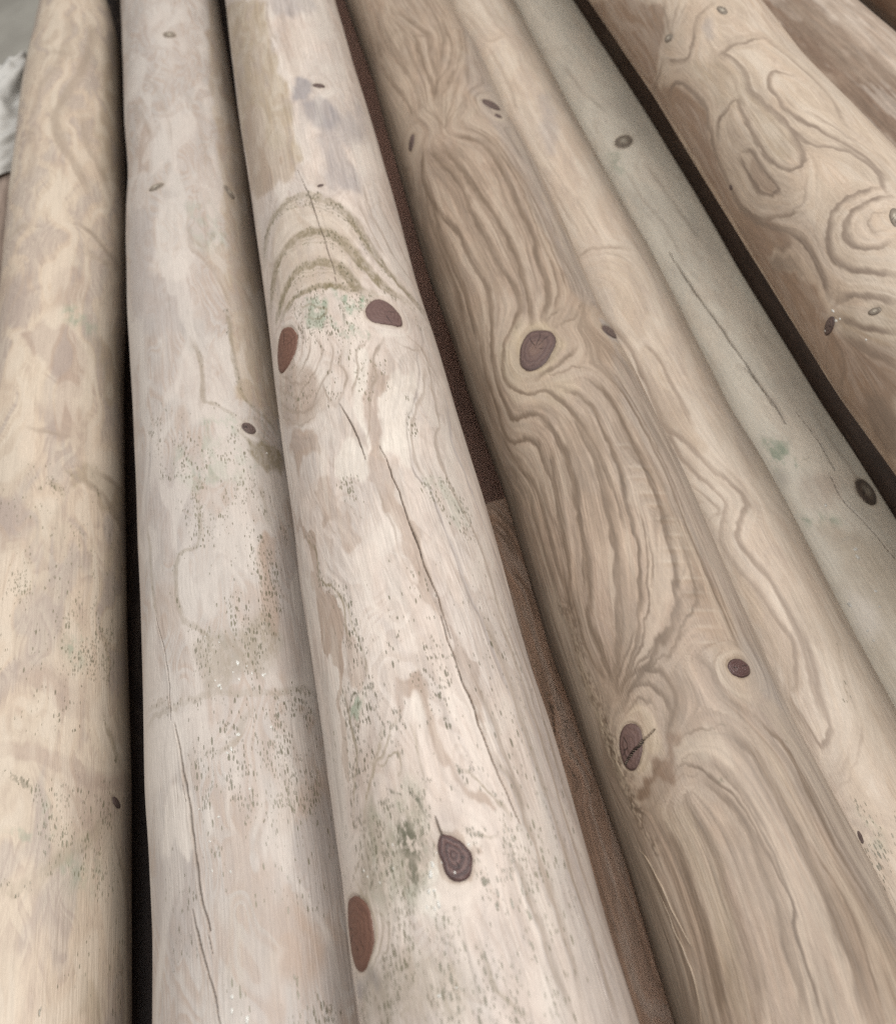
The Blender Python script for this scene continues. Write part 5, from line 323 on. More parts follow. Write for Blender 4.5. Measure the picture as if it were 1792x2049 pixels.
class Pole:
    def __init__(self, key, label, base, seed, name='wooden_pole', y0=-420., y1=1480., fibre=.25, rings=.25, rough=.5, lumps=.5, detail=1.0, line_w=1.0, mottle=0.0, streaks=0.0, line_s=1.0, echo=0.0, **tint):
        self.key, self.seed, self.line_w = key, seed, line_w; self.line_s = line_s; self.echo = echo
        self.p = np.array(PROFILE[key]); self.mk = MARKS.get(key, {})
        self.N = Noise(seed + 11)
        mat = wood_material(name + '_wood', base, seed, fibre, rough, **tint)
        p = self.p
        # ---- stations along the pole, finest where it is near the viewer
        ys = np.arange(y0, y1 + .1, .25)
        cx, cz, R = self.centre(ys)
        top = np.stack([cx, ys, cz + R], 1) @ CAM_ROT            # camera axes
        z = np.minimum(top[:, 2], -60.)
        X, Y = top[:, 0] / -z * F_PX, top[:, 1] / -z * F_PX
        inside = (np.abs(Y) < RES_Y / 2 + 90) & (np.abs(X) < RES_X / 2 + 260) & (top[:, 2] < -100)
        speed = np.hypot(np.gradient(X), np.gradient(Y)) / .25
        dens = np.where(inside, np.clip(speed / .95 * detail, .25, 4.), .12)
        cum = np.concatenate([[0], np.cumsum(dens[:-1] * .25)])
        n = int(cum[-1]); self.y = y = np.interp(np.linspace(0, cum[-1], n), cum, ys)
        cx, cz, R = self.centre(y)
        # ---- columns round it
        m = np.argmin(np.abs(y - 350.)); face = np.degrees(np.arctan2(-cx[m], -cz[m]))
        near = max(np.hypot(np.hypot(cx, cz) - 45, y)[np.clip(np.searchsorted(y, p[:, 0].min() - 60), 0, n - 1)], 300.)
        dth = np.degrees(.95 * near / F_PX / 45.) / detail
        th = np.concatenate([np.arange(face - 100, face + 100, dth), np.arange(face + 100, face + 260 - 3, 5.)])
        self.face = face; self.th = th; nt_ = len(th)
        self.u = u = (th - face) * math.pi / 180 * 45.
        U = np.repeat(u[None], n, 0).astype(np.float32); V = np.repeat(-y[:, None], nt_, 1).astype(np.float32)
        N = self.N
        self.f = f = {c: np.zeros((n, nt_), np.float32) for c in CH}
        self.disp = disp = np.zeros((n, nt_), np.float32)
        # edges of every mark wander a little with the fibres
        wu = (N(U / 3.1, V / 9.) - .5) * 1.5 + (N(U / 1.1 + 40, V / 3.5) - .5) * .6
        wv = (N(U / 2.6 + 90, V / 7.) - .5) * 2.6 + (N(U / 1.1 + 9, V / 4.) - .5) * 1.2
        self.Uw, self.Vw = U + wu, V + wv
        self.flow_init(u, y)
        for ch, pts, soft, s in self.mk.get('polys', ()): self.poly(ch, pts, soft, s)
        for ch, pts, wl, wr, s in self.mk.get('bands', ()): self.band(ch, pts, wl, wr, s)
        for kind, q in self.mk.get('knots', ()):
            self.flow_knot(q)
            qq = spline(np.vstack([self.uv(q), self.uv(q[:1])]))
            sl, D, S = self.stroke(qq, 4., False)
            if D.size == 0: continue
            big = min(np.ptp(qq[:, 0]) / 12., 1.)
            rag = .6 + .8 * N(U[sl] / 2.1 + 8, V[sl] / 2.6)
            disp[sl] -= .38 * big * rag * np.exp(-(D / .55) ** 2)
            self.put('late', sl, .4 * big * rag * np.exp(-(D / .8) ** 2)); self.put('yellow', sl, .28 * big * np.exp(-(D / 2.2) ** 2))
        # ---- rings where the turned surface cuts the growth layers
        h = N.fbm(U / 34. + 3, V / 150. + 7, 2) * 7 + U / 26.
        for kind, q in self.mk.get('knots', ()):
            qq = self.uv(q); c = qq.mean(0); rr = max(np.hypot(*(qq - c).T).mean(), 2.)
            d2 = ((U - c[0]) ** 2 + ((V - c[1]) * .6) ** 2) / (rr * 2.2) ** 2
            h = h + 2.6 * np.exp(-d2)
            disp += (.5 * min(rr / 8, 1.3)) * np.exp(-((U - c[0]) ** 2 + (V - c[1]) ** 2) / (rr * 1.8) ** 2)
        ph = (h * 1.6 + (self.Uw - U) * .12) % 1.0
        ring = smooth(.45, .93, ph) * (1 - smooth(.93, .99, ph))
        traced = np.clip(f['late'] + f['olive'], 0, 1)
        f['late'] = np.clip(f['late'] + rings * ring * (1 - traced) * smooth(.25, .7, N(U / 20. + 50, V / 70.)), 0, 1)
        if mottle:
            wx = (N.fbm(U / 16. + 60, V / 40. + 3, 2) - .5) * 34
            a = N.fbm((U + wx) / 11. + 21, (V + wx * 1.5) / 58. + 6, 3)
            c_ = N.fbm((U - wx) / 9. + 71, (V + wx) / 44. + 16, 3)
            free = 1 - traced
            # broad wavy figure: soft on one side, crisp on the other
            fig = (a * 7.) % 1.0
            fig = smooth(.15, .8, fig) * (1 - smooth(.86, .97, fig))
            f['patch'] = 1 - (1 - f['patch']) * (1 - mottle * .6 * fig * smooth(.35, .6, c_) * free)
            f['grey'] = 1 - (1 - f['grey']) * (1 - mottle * .30 * smooth(.52, .68, c_) * free)
            f['pale'] = 1 - (1 - f['pale']) * (1 - mottle * .35 * smooth(.46, .34, c_) * free)
        # ---- fibres drawn out along the grain
        f['fibre'] = self.lic(U, V)
        if streaks:
            # growth layers between the traced ones: bands of changing width that run with the grain
            a = self.lic(U, V, 2.7, 9., 12, 2.6, 4.5) * .56 + self.lic(U, V, .9, 5., 10, 1.8, 4.5) * .44
            f['late'] = 1 - (1 - f['late']) * (1 - streaks * smooth(.5, .68, a) * (.6 + .4 * N(U / 15. + 4, V / 60.)))
            f['pale'] = 1 - (1 - f['pale']) * (1 - streaks * .7 * smooth(.48, .36, a) * (1 - f['late']))
        # ---- relief
        disp += (N.fbm(U / 45. + 5, V / 140. + 1, 2) - .5) * 2 * lumps
        disp += (N(U / 7. + 31, V / 34.) - .5) * .24 + (f['fibre'] - .5) * .02
        for pts, w, dep in self.mk.get('cracks', ()): self.crack(pts, w, dep)
        for pts, w, lift in self.mk.get('torn', ()):
            q = spline(self.uv(pts)); sl, D, S = self.stroke(q, w * 2.5)
            if D.size == 0: continue
            uu, vv = U[sl], V[sl]
            hf = N(uu / .55 + 3, vv / 1.1 + 8) * .6 + N(uu / 1.3 + 30, vv / 2.4) * .6 - .1
            g = smooth(1.5, .2, D / w)
            disp[sl] += lift * g * hf
            self.put('yellow', sl, .35 * g * smooth(.45, .8, hf)); self.put('late', sl, .7 * g * smooth(.65, .2, hf))
        for yy, tt, hw in self.mk.get('ripples', ()):
            uu = (tt - face) * math.pi / 180 * 45.
            disp -= .16 * np.exp(-((V + yy) / 1.5) ** 2) * smooth(hw * 1.6, hw * .6, np.abs(U - uu))
            disp += .10 * np.exp(-((V + yy - 3) / 1.6) ** 2) * smooth(hw * 1.6, hw * .6, np.abs(U - uu))
        # rounded-off ends
        e = np.minimum(y - y[0], y[-1] - y); disp -= (np.clip(3 - e, 0, 3) ** 2 * .3)[:, None].astype(np.float32)
        # ---- mesh
        base_z = -(CAM_Z * 1000) + 0
        self.rad = R[:, None] + disp
        st, ct = np.sin(np.radians(th)), np.cos(np.radians(th))
        v = np.stack([cx[:, None] + self.rad * st, np.repeat(y[:, None], nt_, 1), cz[:, None] + self.rad * ct], -1).reshape(-1, 3)
        faces = grid_faces(n, nt_, True)[:, ::-1]
        caps = [[cx[0], y[0] + .0, cz[0]], [cx[-1], y[-1], cz[-1]]]
        v = np.vstack([v, caps]); k = n * nt_
        j = np.arange(nt_); j1 = (j + 1) % nt_
        # caps as thin quads (a doubled centre corner would be a degenerate face: use an inner ring instead)
        inner0 = np.stack([cx[0] + R[0] * .02 * st, np.full(nt_, y[0]), cz[0] + R[0] * .02 * ct], -1)
        inner1 = np.stack([cx[-1] + R[-1] * .02 * st, np.full(nt_, y[-1]), cz[-1] + R[-1] * .02 * ct], -1)
        v = np.vstack([v[:k], inner0, inner1])
        faces = np.vstack([faces, np.stack([j, j1, k + j1, k + j], -1), np.stack([(n - 1) * nt_ + j1, (n - 1) * nt_ + j, k + nt_ + j, k + nt_ + j1], -1)])
        org = np.array([p[:, 1].mean(), 0, p[:, 2].mean()])
        self.org = org
        v = (v - org) * MM
        A = np.stack([f[c] for c in CH], -1).reshape(-1, 12)
        A = np.vstack([A, np.zeros((2 * nt_, 12), np.float32)])
        self.obj = o = make_mesh(name, v, faces, mat, None, [('grain_tint', A[:, 0:4]), ('stain_tint', A[:, 4:8]), ('surface_wear', A[:, 8:12])])
        o.location = org * MM + np.array([0, 0, CAM_Z])
        o['label'] = label; o['category'] = 'wooden pole'; o['group'] = 'round wooden poles in a pile'
        self.make_knots(); self.make_drops(); self.make_splinters(mat)

    def centre(self, y):
        p = self.p
        if len(p) == 1: return tuple(np.full(len(np.atleast_1d(y)), p[0, k]) for k in (1, 2, 3))
        out = []
        k = np.exp(-np.linspace(-2, 2, 9) ** 2); k /= k.sum()
        off = np.linspace(-22, 22, 9)
        for c in (1, 2, 3):
            out.append(sum(w * np.interp(np.asarray(y) + d, p[:, 0], p[:, c]) for w, d in zip(k, off)))
        return tuple(out)
    def uv(self, pts):
        a = np.asarray(pts, float)
        return np.stack([(a[:, 1] - self.face) * math.pi / 180 * 45., -a[:, 0]], 1)
    def block(self, lo, hi, m):
        """rows and columns of the grid that a box of the surface covers"""
        r0, r1 = np.searchsorted(self.y, [-hi[1] - m, -lo[1] + m]); c0, c1 = np.searchsorted(self.u, [lo[0] - m, hi[0] + m])
        return slice(r0, r1), slice(c0, c1)
    def put(self, ch, sl, a):
        f = self.f[ch]; f[sl] = 1 - (1 - f[sl]) * (1 - np.clip(a, 0, 1))
    def stroke(self, q, reach, warp=True):
        """signed distance to a polyline, for the part of the grid within reach"""
        sl = self.block(q.min(0), q.max(0), reach + 3)
        UU, VV = (self.Uw[sl], self.Vw[sl])
        if not warp:
            UU = np.repeat(self.u[None, sl[1]], UU.shape[0], 0); VV = np.repeat(-self.y[sl[0], None], UU.shape[1], 1)
        D = np.full(UU.shape, 1e6, np.float32); S = np.zeros(UU.shape, np.float32)
        for a, b in zip(q[:-1], q[1:]):
            s2 = self.block(np.minimum(a, b), np.maximum(a, b), reach + 3)
            rs = slice(max(s2[0].start - sl[0].start, 0), max(s2[0].stop - sl[0].start, 0)); cs = slice(max(s2[1].start - sl[1].start, 0), max(s2[1].stop - sl[1].start, 0))
            u, v = UU[rs, cs], VV[rs, cs]
            if u.size == 0: continue
            dx, dy = b - a; L = dx * dx + dy * dy + 1e-9
            t = np.clip(((u - a[0]) * dx + (v - a[1]) * dy) / L, 0, 1)
            ex, ey = u - a[0] - t * dx, v - a[1] - t * dy
            d = np.sqrt(ex * ex + ey * ey); side = (ex * -dy + ey * dx)
            cur = D[rs, cs]; k = d < cur
            cur[k] = d[k]; S[rs, cs][k] = side[k]
        return sl, D, S
    def band(self, ch, pts, wl, wr, s):
        q = spline(self.uv(pts)); wl *= self.line_w; wr *= self.line_w
        lo = .5 * max(wl, wr); wl, wr = max(wl, lo), max(wr, lo)
        s *= self.line_s
        sl, D, S = self.stroke(q, max(max(wl, wr) * 1.6, 4., 11. if self.echo and ch == 'late' else 0), ch != 'pale')
        if D.size == 0: return
        w = np.maximum(np.where(S > 0, wl, wr), .2)
        fade = self.N(self.Uw[sl] / 5. + 70, self.Vw[sl] / 26.) * .55 + .8
        # taper the two ends
        e0 = np.hypot(self.Uw[sl] - q[0, 0], self.Vw[sl] - q[0, 1]); e1 = np.hypot(self.Uw[sl] - q[-1, 0], self.Vw[sl] - q[-1, 1])
        end = smooth(0, 9, np.minimum(e0, e1)) * .65 + .35
        x = D / w
        wide = np.where(w > 1.4 * min(wl, wr), smooth(1.3, .2, x), smooth(1.2, .3, x))
        if ch in ('olive', 'patch', 'green'): wide = smooth(1.35, .5, x)
        edge = 0 if self.line_w > 1.2 else .1 * np.exp(-(D / .3) ** 2) * (abs(wl - wr) > .2)
        self.put(ch, sl, s * fade * end * (wide * .92 + edge))
        if self.echo and ch == 'late':
            # weaker growth layers that follow this one
            uu, vv = self.Uw[sl], self.Vw[sl]
            sp = 2.0 + 1.8 * self.N(uu / 12. + 33, vv / 40. + 8)
            for k in (1, 2, 3):
                e = np.exp(-((D - sp * k) / (.35 + .25 * k)) ** 2) * (S < 0) + .6 * np.exp(-((D - sp * k * .8) / .5) ** 2) * (S > 0)
                self.put(ch, sl, s * self.echo * e * smooth(.3, .6, self.N(uu / 6. + 5 * k, vv / 22.)) * end * (1.15 - .25 * k))
        if ch in ('olive', 'mold') and self.key in 'ABCE':
            self.put('specks', sl, (.45 if self.key == 'B' else .85) * smooth(4.5, .6, D))
        self.flow_add(q)
    def poly(self, ch, pts, soft, s):
        q = spline(self.uv(list(pts) + [pts[0]]))
        soft = max(soft * .75, .25); s = s * 1.2
        sl, D, S = self.stroke(q, soft + 4)
        if D.size == 0: return
        u, v = self.Uw[sl], self.Vw[sl]
        ext = float(np.clip(min(np.ptp(q, 0)) / 12., .15, 1.))
        nu, nv = u, v
        u = u + ext * ((self.N.fbm(nu / 8. + 5, nv / 20. + 9, 3) - .5) * 9)
        v = v + ext * ((self.N.fbm(nu / 6. + 45, nv / 16. + 2, 3) - .5) * 22)
        ins = np.zeros(u.shape, bool)
        for a, b in zip(q, np.roll(q, -1, 0)):
            if a[1] == b[1]: continue
            c = (a[1] > v) != (b[1] > v)
            ins ^= c & (u < (b[0] - a[0]) * (v - a[1]) / (b[1] - a[1]) + a[0])
        a = ins.astype(np.float32)
        r = self.Rblur(soft, sl)
        for ax, k in ((0, r[0]), (1, r[1])):
            if k > 0:
                for _ in range(2):
                    c = np.cumsum(np.pad(a, [(k + 1, k) if i == ax else (0, 0) for i in (0, 1)], mode='edge'), ax)
                    a = (c[2 * k + 1:] - c[:-2 * k - 1]) / (2 * k + 1) if ax == 0 else (c[:, 2 * k + 1:] - c[:, :-2 * k - 1]) / (2 * k + 1)
        mott = .62 + .75 * self.N.fbm(nu / 5. + 13, nv / 17., 3)
        self.put(ch, sl, s * mott * a)
    def Rblur(self, soft, sl):
        dy = np.ptp(self.y[sl[0]]) / max(sl[0].stop - sl[0].start - 1, 1); du = np.ptp(self.u[sl[1]]) / max(sl[1].stop - sl[1].start - 1, 1)
        return int(min(soft / max(dy, .05) * .8, 60)), int(min(soft / max(du, .05) * .6, 60))
    def crack(self, pts, w, dep):
        q = spline(self.uv(pts), 2.0); w = max(w * .8, .22)
        q[:, 0] += (self.N(q[:, 1] / 3.2 + q[0, 0], q[:, 1] * 0 + 3.3) - .5) * .55 + (self.N(q[:, 1] / 9. + q[0, 0], q[:, 1] * 0 + 7.7) - .5) * .8
        sl, D, S = self.stroke(q, 3., False)
        if D.size == 0: return
        jit = (self.N(self.Uw[sl] / .9, self.Vw[sl] / 5.) - .5) * .3
        L0, L1 = q[0], q[-1]
        v = -self.y[sl[0], None]; t = np.clip((v - L0[1]) / (L1[1] - L0[1] + 1e-9), 0, 1)
        wd = w * (.35 + .65 * np.sin(np.pi * np.clip(t, .03, .97)) ** .6) * (.7 + .6 * self.N(self.Uw[sl] / 40, self.Vw[sl] / 11.))
        g = smooth(1.15, .45, (D + jit * .5) / wd)
        self.disp[sl] -= dep * g
        self.disp[sl] += .12 * np.exp(-((D - wd * 1.6) / .7) ** 2)
        self.put('crack', sl, .8 * smooth(.85, .2, (D + jit * .4) / wd))
        self.put('late', sl, .35 * np.exp(-(D / (wd * 2.0)) ** 2))
        self.flow_add(q)
    # ---- direction of the grain, kept on a coarse grid (2.5 mm)
    def flow_init(self, u, y):
        self.fo = np.array([u[0] - 10, -y[-1] - 10]); self.fs = 2.5
        nx = int((u[-1] - u[0] + 20) / self.fs) + 2; ny = int((y[-1] - y[0] + 20) / self.fs) + 2
        self.fl = np.zeros((3, nx, ny), np.float32)
    def flow_add(self, q, wt=1.0):
        d = np.diff(q, axis=0); L = np.hypot(d[:, 0], d[:, 1]) + 1e-9; mid = (q[1:] + q[:-1]) / 2
        a2 = 2 * np.arctan2(d[:, 1], d[:, 0])
        i = ((mid - self.fo) / self.fs).astype(int); ok = (i[:, 0] >= 0) & (i[:, 0] < self.fl.shape[1]) & (i[:, 1] >= 0) & (i[:, 1] < self.fl.shape[2])
        i = i[ok]
        for k, val in enumerate((np.cos(a2), np.sin(a2), np.ones(len(a2)))):
            np.add.at(self.fl[k], (i[:, 0], i[:, 1]), (val * L * wt)[ok])
    def flow_knot(self, q):
        q = self.uv(q); c = q.mean(0); r = np.hypot(*(q - c).T).mean()
        if r < 2.5: return
        for k in (1.25, 1.6, 2.0):
            t = np.linspace(0, 2 * np.pi, 25); self.flow_add(np.stack([c[0] + r * k * np.cos(t), c[1] + r * k * 1.3 * np.sin(t)], 1), .6 / k)
    def lic(self, U, V, cu=.42, cv=2.2, steps=8, hstep=1.3, soft=5.):
        fl = self.fl
        def blur(a, s):
            k = np.exp(-.5 * (np.arange(-3 * s, 3 * s + 1) / s) ** 2); k /= k.sum()
            a = np.apply_along_axis(lambda r: np.convolve(r, k, 'same'), 0, a)
            return np.apply_along_axis(lambda r: np.convolve(r, k, 'same'), 1, a)
        b = [blur(fl[k], 2) for k in range(3)]
        c2 = b[0] - .05; s2 = b[1]                       # resting direction: straight along the pole
        ang = .5 * np.arctan2(s2, c2)
        dx, dy = np.cos(ang).astype(np.float32), np.sin(ang).astype(np.float32)
        tex = np.random.RandomState(self.seed).rand(512, 512).astype(np.float32)
        def look(u, v):
            x = u / cu; yv = v / cv
            i = np.floor(x).astype(np.int32); j = np.floor(yv).astype(np.int32); fx = x - i; fy = yv - j
            i0, i1, j0, j1 = i & 511, (i + 1) & 511, j & 511, (j + 1) & 511
            return (tex[i0, j0] * (1 - fx) + tex[i1, j0] * fx) * (1 - fy) + (tex[i0, j1] * (1 - fx) + tex[i1, j1] * fx) * fy
        acc = look(U, V); cnt = 1
        for sgn in (1, -1):
            u, v = U.copy(), V.copy(); pdx = np.zeros_like(U); pdy = np.full_like(U, float(sgn))
            for k in range(steps):
                i = np.clip(((u - self.fo[0]) / self.fs).astype(np.int32), 0, dx.shape[0] - 1); j = np.clip(((v - self.fo[1]) / self.fs).astype(np.int32), 0, dx.shape[1] - 1)
                ax, ay = dx[i, j], dy[i, j]
                fl_ = np.where(ax * pdx + ay * pdy < 0, -1, 1)
                pdx, pdy = ax * fl_, ay * fl_
                u = u + pdx * hstep; v = v + pdy * hstep
                acc = acc + look(u, v); cnt += 1
        a = acc / cnt
        return np.clip((a - a.mean()) / (a.std() * soft) + .5, 0, 1)
    def radius_at(self, y, th):
        t = (np.asarray(th) - self.th[0]) % 360 + self.th[0]
        i = np.clip(np.searchsorted(self.y, y) - 1, 0, len(self.y) - 2); j = np.clip(np.searchsorted(self.th, t) - 1, 0, len(self.th) - 2)
        fy = np.clip((y - self.y[i]) / (self.y[i + 1] - self.y[i]), 0, 1); fx = np.clip((t - self.th[j]) / (self.th[j + 1] - self.th[j]), 0, 1)
        r = self.rad
        return (r[i, j] * (1 - fx) + r[i, j + 1] * fx) * (1 - fy) + (r[i + 1, j] * (1 - fx) + r[i + 1, j + 1] * fx) * fy
    def at(self, y, th, lift=0.):
        y = np.asarray(y, float); th = np.asarray(th, float)
        cx, cz, _ = self.centre(y); r = self.radius_at(y, th) + lift
        return (np.stack([cx + r * np.sin(np.radians(th)), y, cz + r * np.cos(np.radians(th))], -1) - self.org) * MM
    def make_knots(self):
        for kind, q in self.mk.get('knots', ()):
            q = np.array(q, float); c = q.mean(0)
            qs = q * [1, .785]; big = spline(np.vstack([qs[-3:], qs, qs[:3]]), .6)
            i0 = np.argmin(np.hypot(*(big[:len(big) // 2] - qs[0]).T)); i1 = len(big) // 2 + np.argmin(np.hypot(*(big[len(big) // 2:] - qs[0]).T))
            ring = big[i0:i1 + 1] / [1, .785]
            tt = np.linspace(0, len(ring) - 1, 121)[:-1]
            ring = np.stack([np.interp(tt, np.arange(len(ring)), ring[:, k]) for k in (0, 1)], 1)
            nr, nc = 40, 120
            rr = np.linspace(.02, 1, nr)
            a = np.arange(nc) / nc * 2 * np.pi
            rs = np.random.RandomState(int(abs(c[0] * 13)) % 9999)
            wob = 1 + .012 * np.sin(a * 3 + rs.rand() * 6) + .006 * np.sin(a * 23 + rs.rand() * 6) + .008 * np.sin(a * 7 + rs.rand() * 6)
            P = c + (ring - c)[None] * (rr[:, None] * wob[None])[..., None]
            size = np.hypot((q[:, 0] - c[0]), (q[:, 1] - c[1]) * .785).mean()
            lift = .10 + min(size, 9) * .05 * (1 - rr ** 2)
            lift = np.repeat(lift[:, None], nc, 1)
            lift[-1] -= .5
            if kind in ('ringed', 'bark'): lift += .07 * np.sin(rr * 16)[:, None] * (1 - rr[:, None] * .4)
            crk = np.zeros((nr, nc))
            if size > 4:
                for _ in range(rs.randint(2, 5)):
                    a0 = rs.rand() * 6.283; r1 = .55 + .4 * rs.rand(); r0 = .05 + .25 * rs.rand()
                    da = np.abs((a - a0 + .09 * np.sin(rr * 6 + rs.rand() * 6)[:, None] + 3.1416) % 6.283 - 3.1416)
                    g = smooth(.34, .1, da * rr[:, None] * size) * smooth(r0, r0 + .1, rr)[:, None] * smooth(r1, r1 - .2, rr)[:, None]
                    crk = np.maximum(crk, g * .85)
            bn = Noise(int(abs(c[0]) * 5) + 3); px_, py_ = rr[:, None] * np.cos(a) * size, rr[:, None] * np.sin(a) * size
            lift = lift + (bn.fbm(px_ / 1.3 + 20, py_ / 1.3 + 20, 2) - .5) * .16 * min(size / 6, 1) * (1 - rr[:, None] ** 4) - .10 * crk
            uvp = np.stack([(P[..., 1] - self.face) * .7854, -P[..., 0]], -1)
            for pts, w, dep in self.mk.get('cracks', ()):
                s = spline(self.uv(pts))
                D = np.min([np.hypot(uvp[..., 0] - x, uvp[..., 1] - y) for x, y in np.vstack([s + (np.roll(s, -1, 0) - s) * k for k in (0, .25, .5, .75)])[:]], 0) if np.hypot(*(s.mean(0) - uvp.reshape(-1, 2).mean(0))) < 30 else np.full((nr, nc), 9.)
                g = smooth(1.5, .5, D / max(w, .3)); crk = np.maximum(crk, g); lift = np.maximum(lift - .4 * g, np.where(rr[:, None] < .97, .05, lift))
            v = self.at(P[..., 0].ravel(), P[..., 1].ravel(), lift.ravel())
            at = np.stack([np.repeat(rr[:, None], nc, 1), np.repeat(np.cos(a)[None], nr, 0), np.repeat(np.sin(a)[None], nr, 0), crk], -1).reshape(-1, 4)
            fc = grid_faces(nr, nc, True)
            o = make_mesh('knot', v, fc, KNOT[kind], self.obj, [('knot_rings', at)])
            # make the patch face outwards
            n = o.data.polygons[len(fc) // 2].normal; cc = v.mean(0) + self.org * MM
            px, pz, _ = self.centre(np.array([c[0]]))
            if n[0] * (cc[0] - px[0] * MM) + n[2] * (cc[2] - pz[0] * MM) < 0: o.data.flip_normals()
    def make_drops(self):
        dr = self.mk.get('drops')
        if not dr: return
        vs, fs, k = [], [], 0
        rs = np.random.RandomState(self.seed)
        for y, t, r in dr:
            r = max(r, .28)
            nr, nc = 7, 14
            a = np.arange(nc) / nc * 2 * np.pi; p = np.linspace(.06, 1, nr) * np.pi / 2
            sx, sy = r * (.7 + .4 * rs.rand()), r * (.9 + .7 * rs.rand())
            wb = 1 + .18 * np.sin(2 * a + rs.rand() * 6) + .1 * np.sin(3 * a + rs.rand() * 6)
            yy = y + np.sin(p)[:, None] * np.cos(a) * sy * wb; tt = t + np.degrees(np.sin(p)[:, None] * np.sin(a) * sx * wb / 45.)
            li = np.repeat((np.cos(p) * r * .55 - .05)[:, None], nc, 1)
            vs.append(self.at(yy.ravel(), tt.ravel(), li.ravel())); fs.append(grid_faces(nr, nc, True) + k); k += nr * nc
        o = make_mesh('resin', np.vstack(vs), np.vstack(fs), RESIN, self.obj); o['kind'] = 'stuff'
    def make_splinters(self, mat):
        for pts, w, lift in self.mk.get('splinters', ()):
            s = spline(np.array(pts) * [1, .7854], 2.) / [1, .7854]
            n = len(s); t = np.linspace(0, 1, n)
            prof = np.sin(np.pi * np.clip(t, .02, .98)) ** .5
            rs = np.random.RandomState(int(abs(pts[0][0]) * 7))
            nz = Noise(int(abs(pts[0][0]) * 3))
            wig = (nz(t * n / 2.2, t * 0) - .5) * w * .9
            rows = []
            for k, (du, dl) in enumerate(((-.5, -.6), (-.35, .45), (.0, 1.0), (.35, .5), (.5, -.6))):
                th = s[:, 1] + np.degrees((du * w * prof + wig) / 45.)
                rows.append(self.at(s[:, 0], th, dl * lift * prof * (.6 + .8 * nz(t * n / 1.7 + k, t * 0 + k))))
            v = np.stack(rows, 1).reshape(-1, 3)
            A = np.zeros((len(v), 4), np.float32); B = A.copy(); Cc = A.copy(); A[:, 3] = .5; A[:, 0] = .25; Cc[:, 3] = rs.rand(len(v))
            o = make_mesh('splinter', v, grid_faces(n, 5)[:, ::-1], mat, self.obj, [('grain_tint', A), ('stain_tint', B), ('surface_wear', Cc)])
            nn = np.array(o.data.polygons[1].normal)

# ------------------------------------------------------------------ the pile
POLES = [
 ('A', dict(label='pale yellow pole with tan blotches and a small dark hole near its right edge', base=(.60, .50, .39), seed=1, fibre=.06, rings=.03, mottle=1.0, line_w=1.8, line_s=.9, echo=.3, pale=(.66, .58, .48))),
 ('B', dict(label='greyish cream pole with two long drying cracks and a tiny dark eye knot', base=(.515, .465, .42), seed=2, fibre=.06, rings=.03, mottle=1.1, line_w=1.3, line_s=.65, echo=.15, pale=(.61, .55, .49), grey=(.41, .365, .335))),
 ('C', dict(label='palest pole on top, with four large brown knots, green mould specks and a crack', base=(.635, .556, .49), seed=3, fibre=.11, rings=.03, mottle=.6, streaks=.12)),
 ('D', dict(label='brown pole with dark wavy growth lines, round dark knot, split knot and splintered left edge', base=(.39, .302, .228), seed=4, fibre=.16, rings=.03, mottle=.3, streaks=.4, line_s=.95, pale=(.50, .42, .33), late=(.165, .117, .08), olive=(.16, .12, .08), grey=(.36, .325, .30), yellow=(.40, .32, .225), patch=(.33, .245, .185), rust=(.17, .105, .065))),
 ('E', dict(label='smooth pinkish cream pole with a few zigzag brown lines, right of the splintered pole', base=(.61, .512, .41), seed=5, fibre=.09, rings=.04, mottle=.4, streaks=.2, echo=.2, late=(.31, .24, .185), yellow=(.47, .37, .275))),
 ('F', dict(label='greenish grey pole with a long thin crack and an oval knot beside the dark gap', base=(.76, .70, .59), seed=6, fibre=.09, rings=.04, mottle=.3, grey=(.47, .43, .37))),
 ('G', dict(label='thick pole with swirling ring-shaped growth lines and a reddish brown left side', base=(.56, .455, .35), seed=7, fibre=.09, rings=.03, mottle=.3, streaks=.22, line_s=1.0, line_w=1.0, echo=.34, patch=(.31, .215, .15), late=(.25, .19, .145), detail=.8)),
 ('H', dict(label='striped brown pole with a light upper edge, right of the swirl-grained pole', base=(.43, .345, .275), seed=8, fibre=.2, rings=.06, streaks=.4, patch=(.215, .15, .11), detail=.6)),
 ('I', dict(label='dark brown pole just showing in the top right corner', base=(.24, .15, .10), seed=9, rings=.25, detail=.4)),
 ('J', dict(label='dark reddish brown pole deepest in the slot beside the palest pole', base=(.6, .36, .28), seed=10, fibre=.12, rings=.1, detail=.5)),
 ('K', dict(label='orange brown pole whose cut end stops halfway along the slot beside the palest pole', base=(.70, .45, .31), seed=12, y1=331., fibre=.2, rings=.1, streaks=.4, late=(.2, .125, .075), detail=.7)),
 ('L', dict(label='pinkish grey pole at the left margin, its end beside the clear plastic wrap', base=(.40, .32, .27), seed=13, y1=837., rings=.15, detail=.4)),
 ('M', dict(label='dark pole deep in the gap left of the grey pole with two long cracks', base=(.07, .05, .045), seed=14, detail=.3)),  # added pole, wood coloured near black so the gap stays dark
 ('S', dict(label='dark pole underneath the grey pole with two long cracks', base=(.07, .05, .045), seed=15, detail=.3)),  # added lower-layer pole, near black, keeps light out of the gap
 ('N', dict(label='dark pole deep in the wide gap beside the swirl-grained pole', base=(.12, .08, .06), seed=16, detail=.3)),  # added pole, its dark wood colour deepens the shade in the gap
]
built = {}
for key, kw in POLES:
    built[key] = Pole(key, **kw)

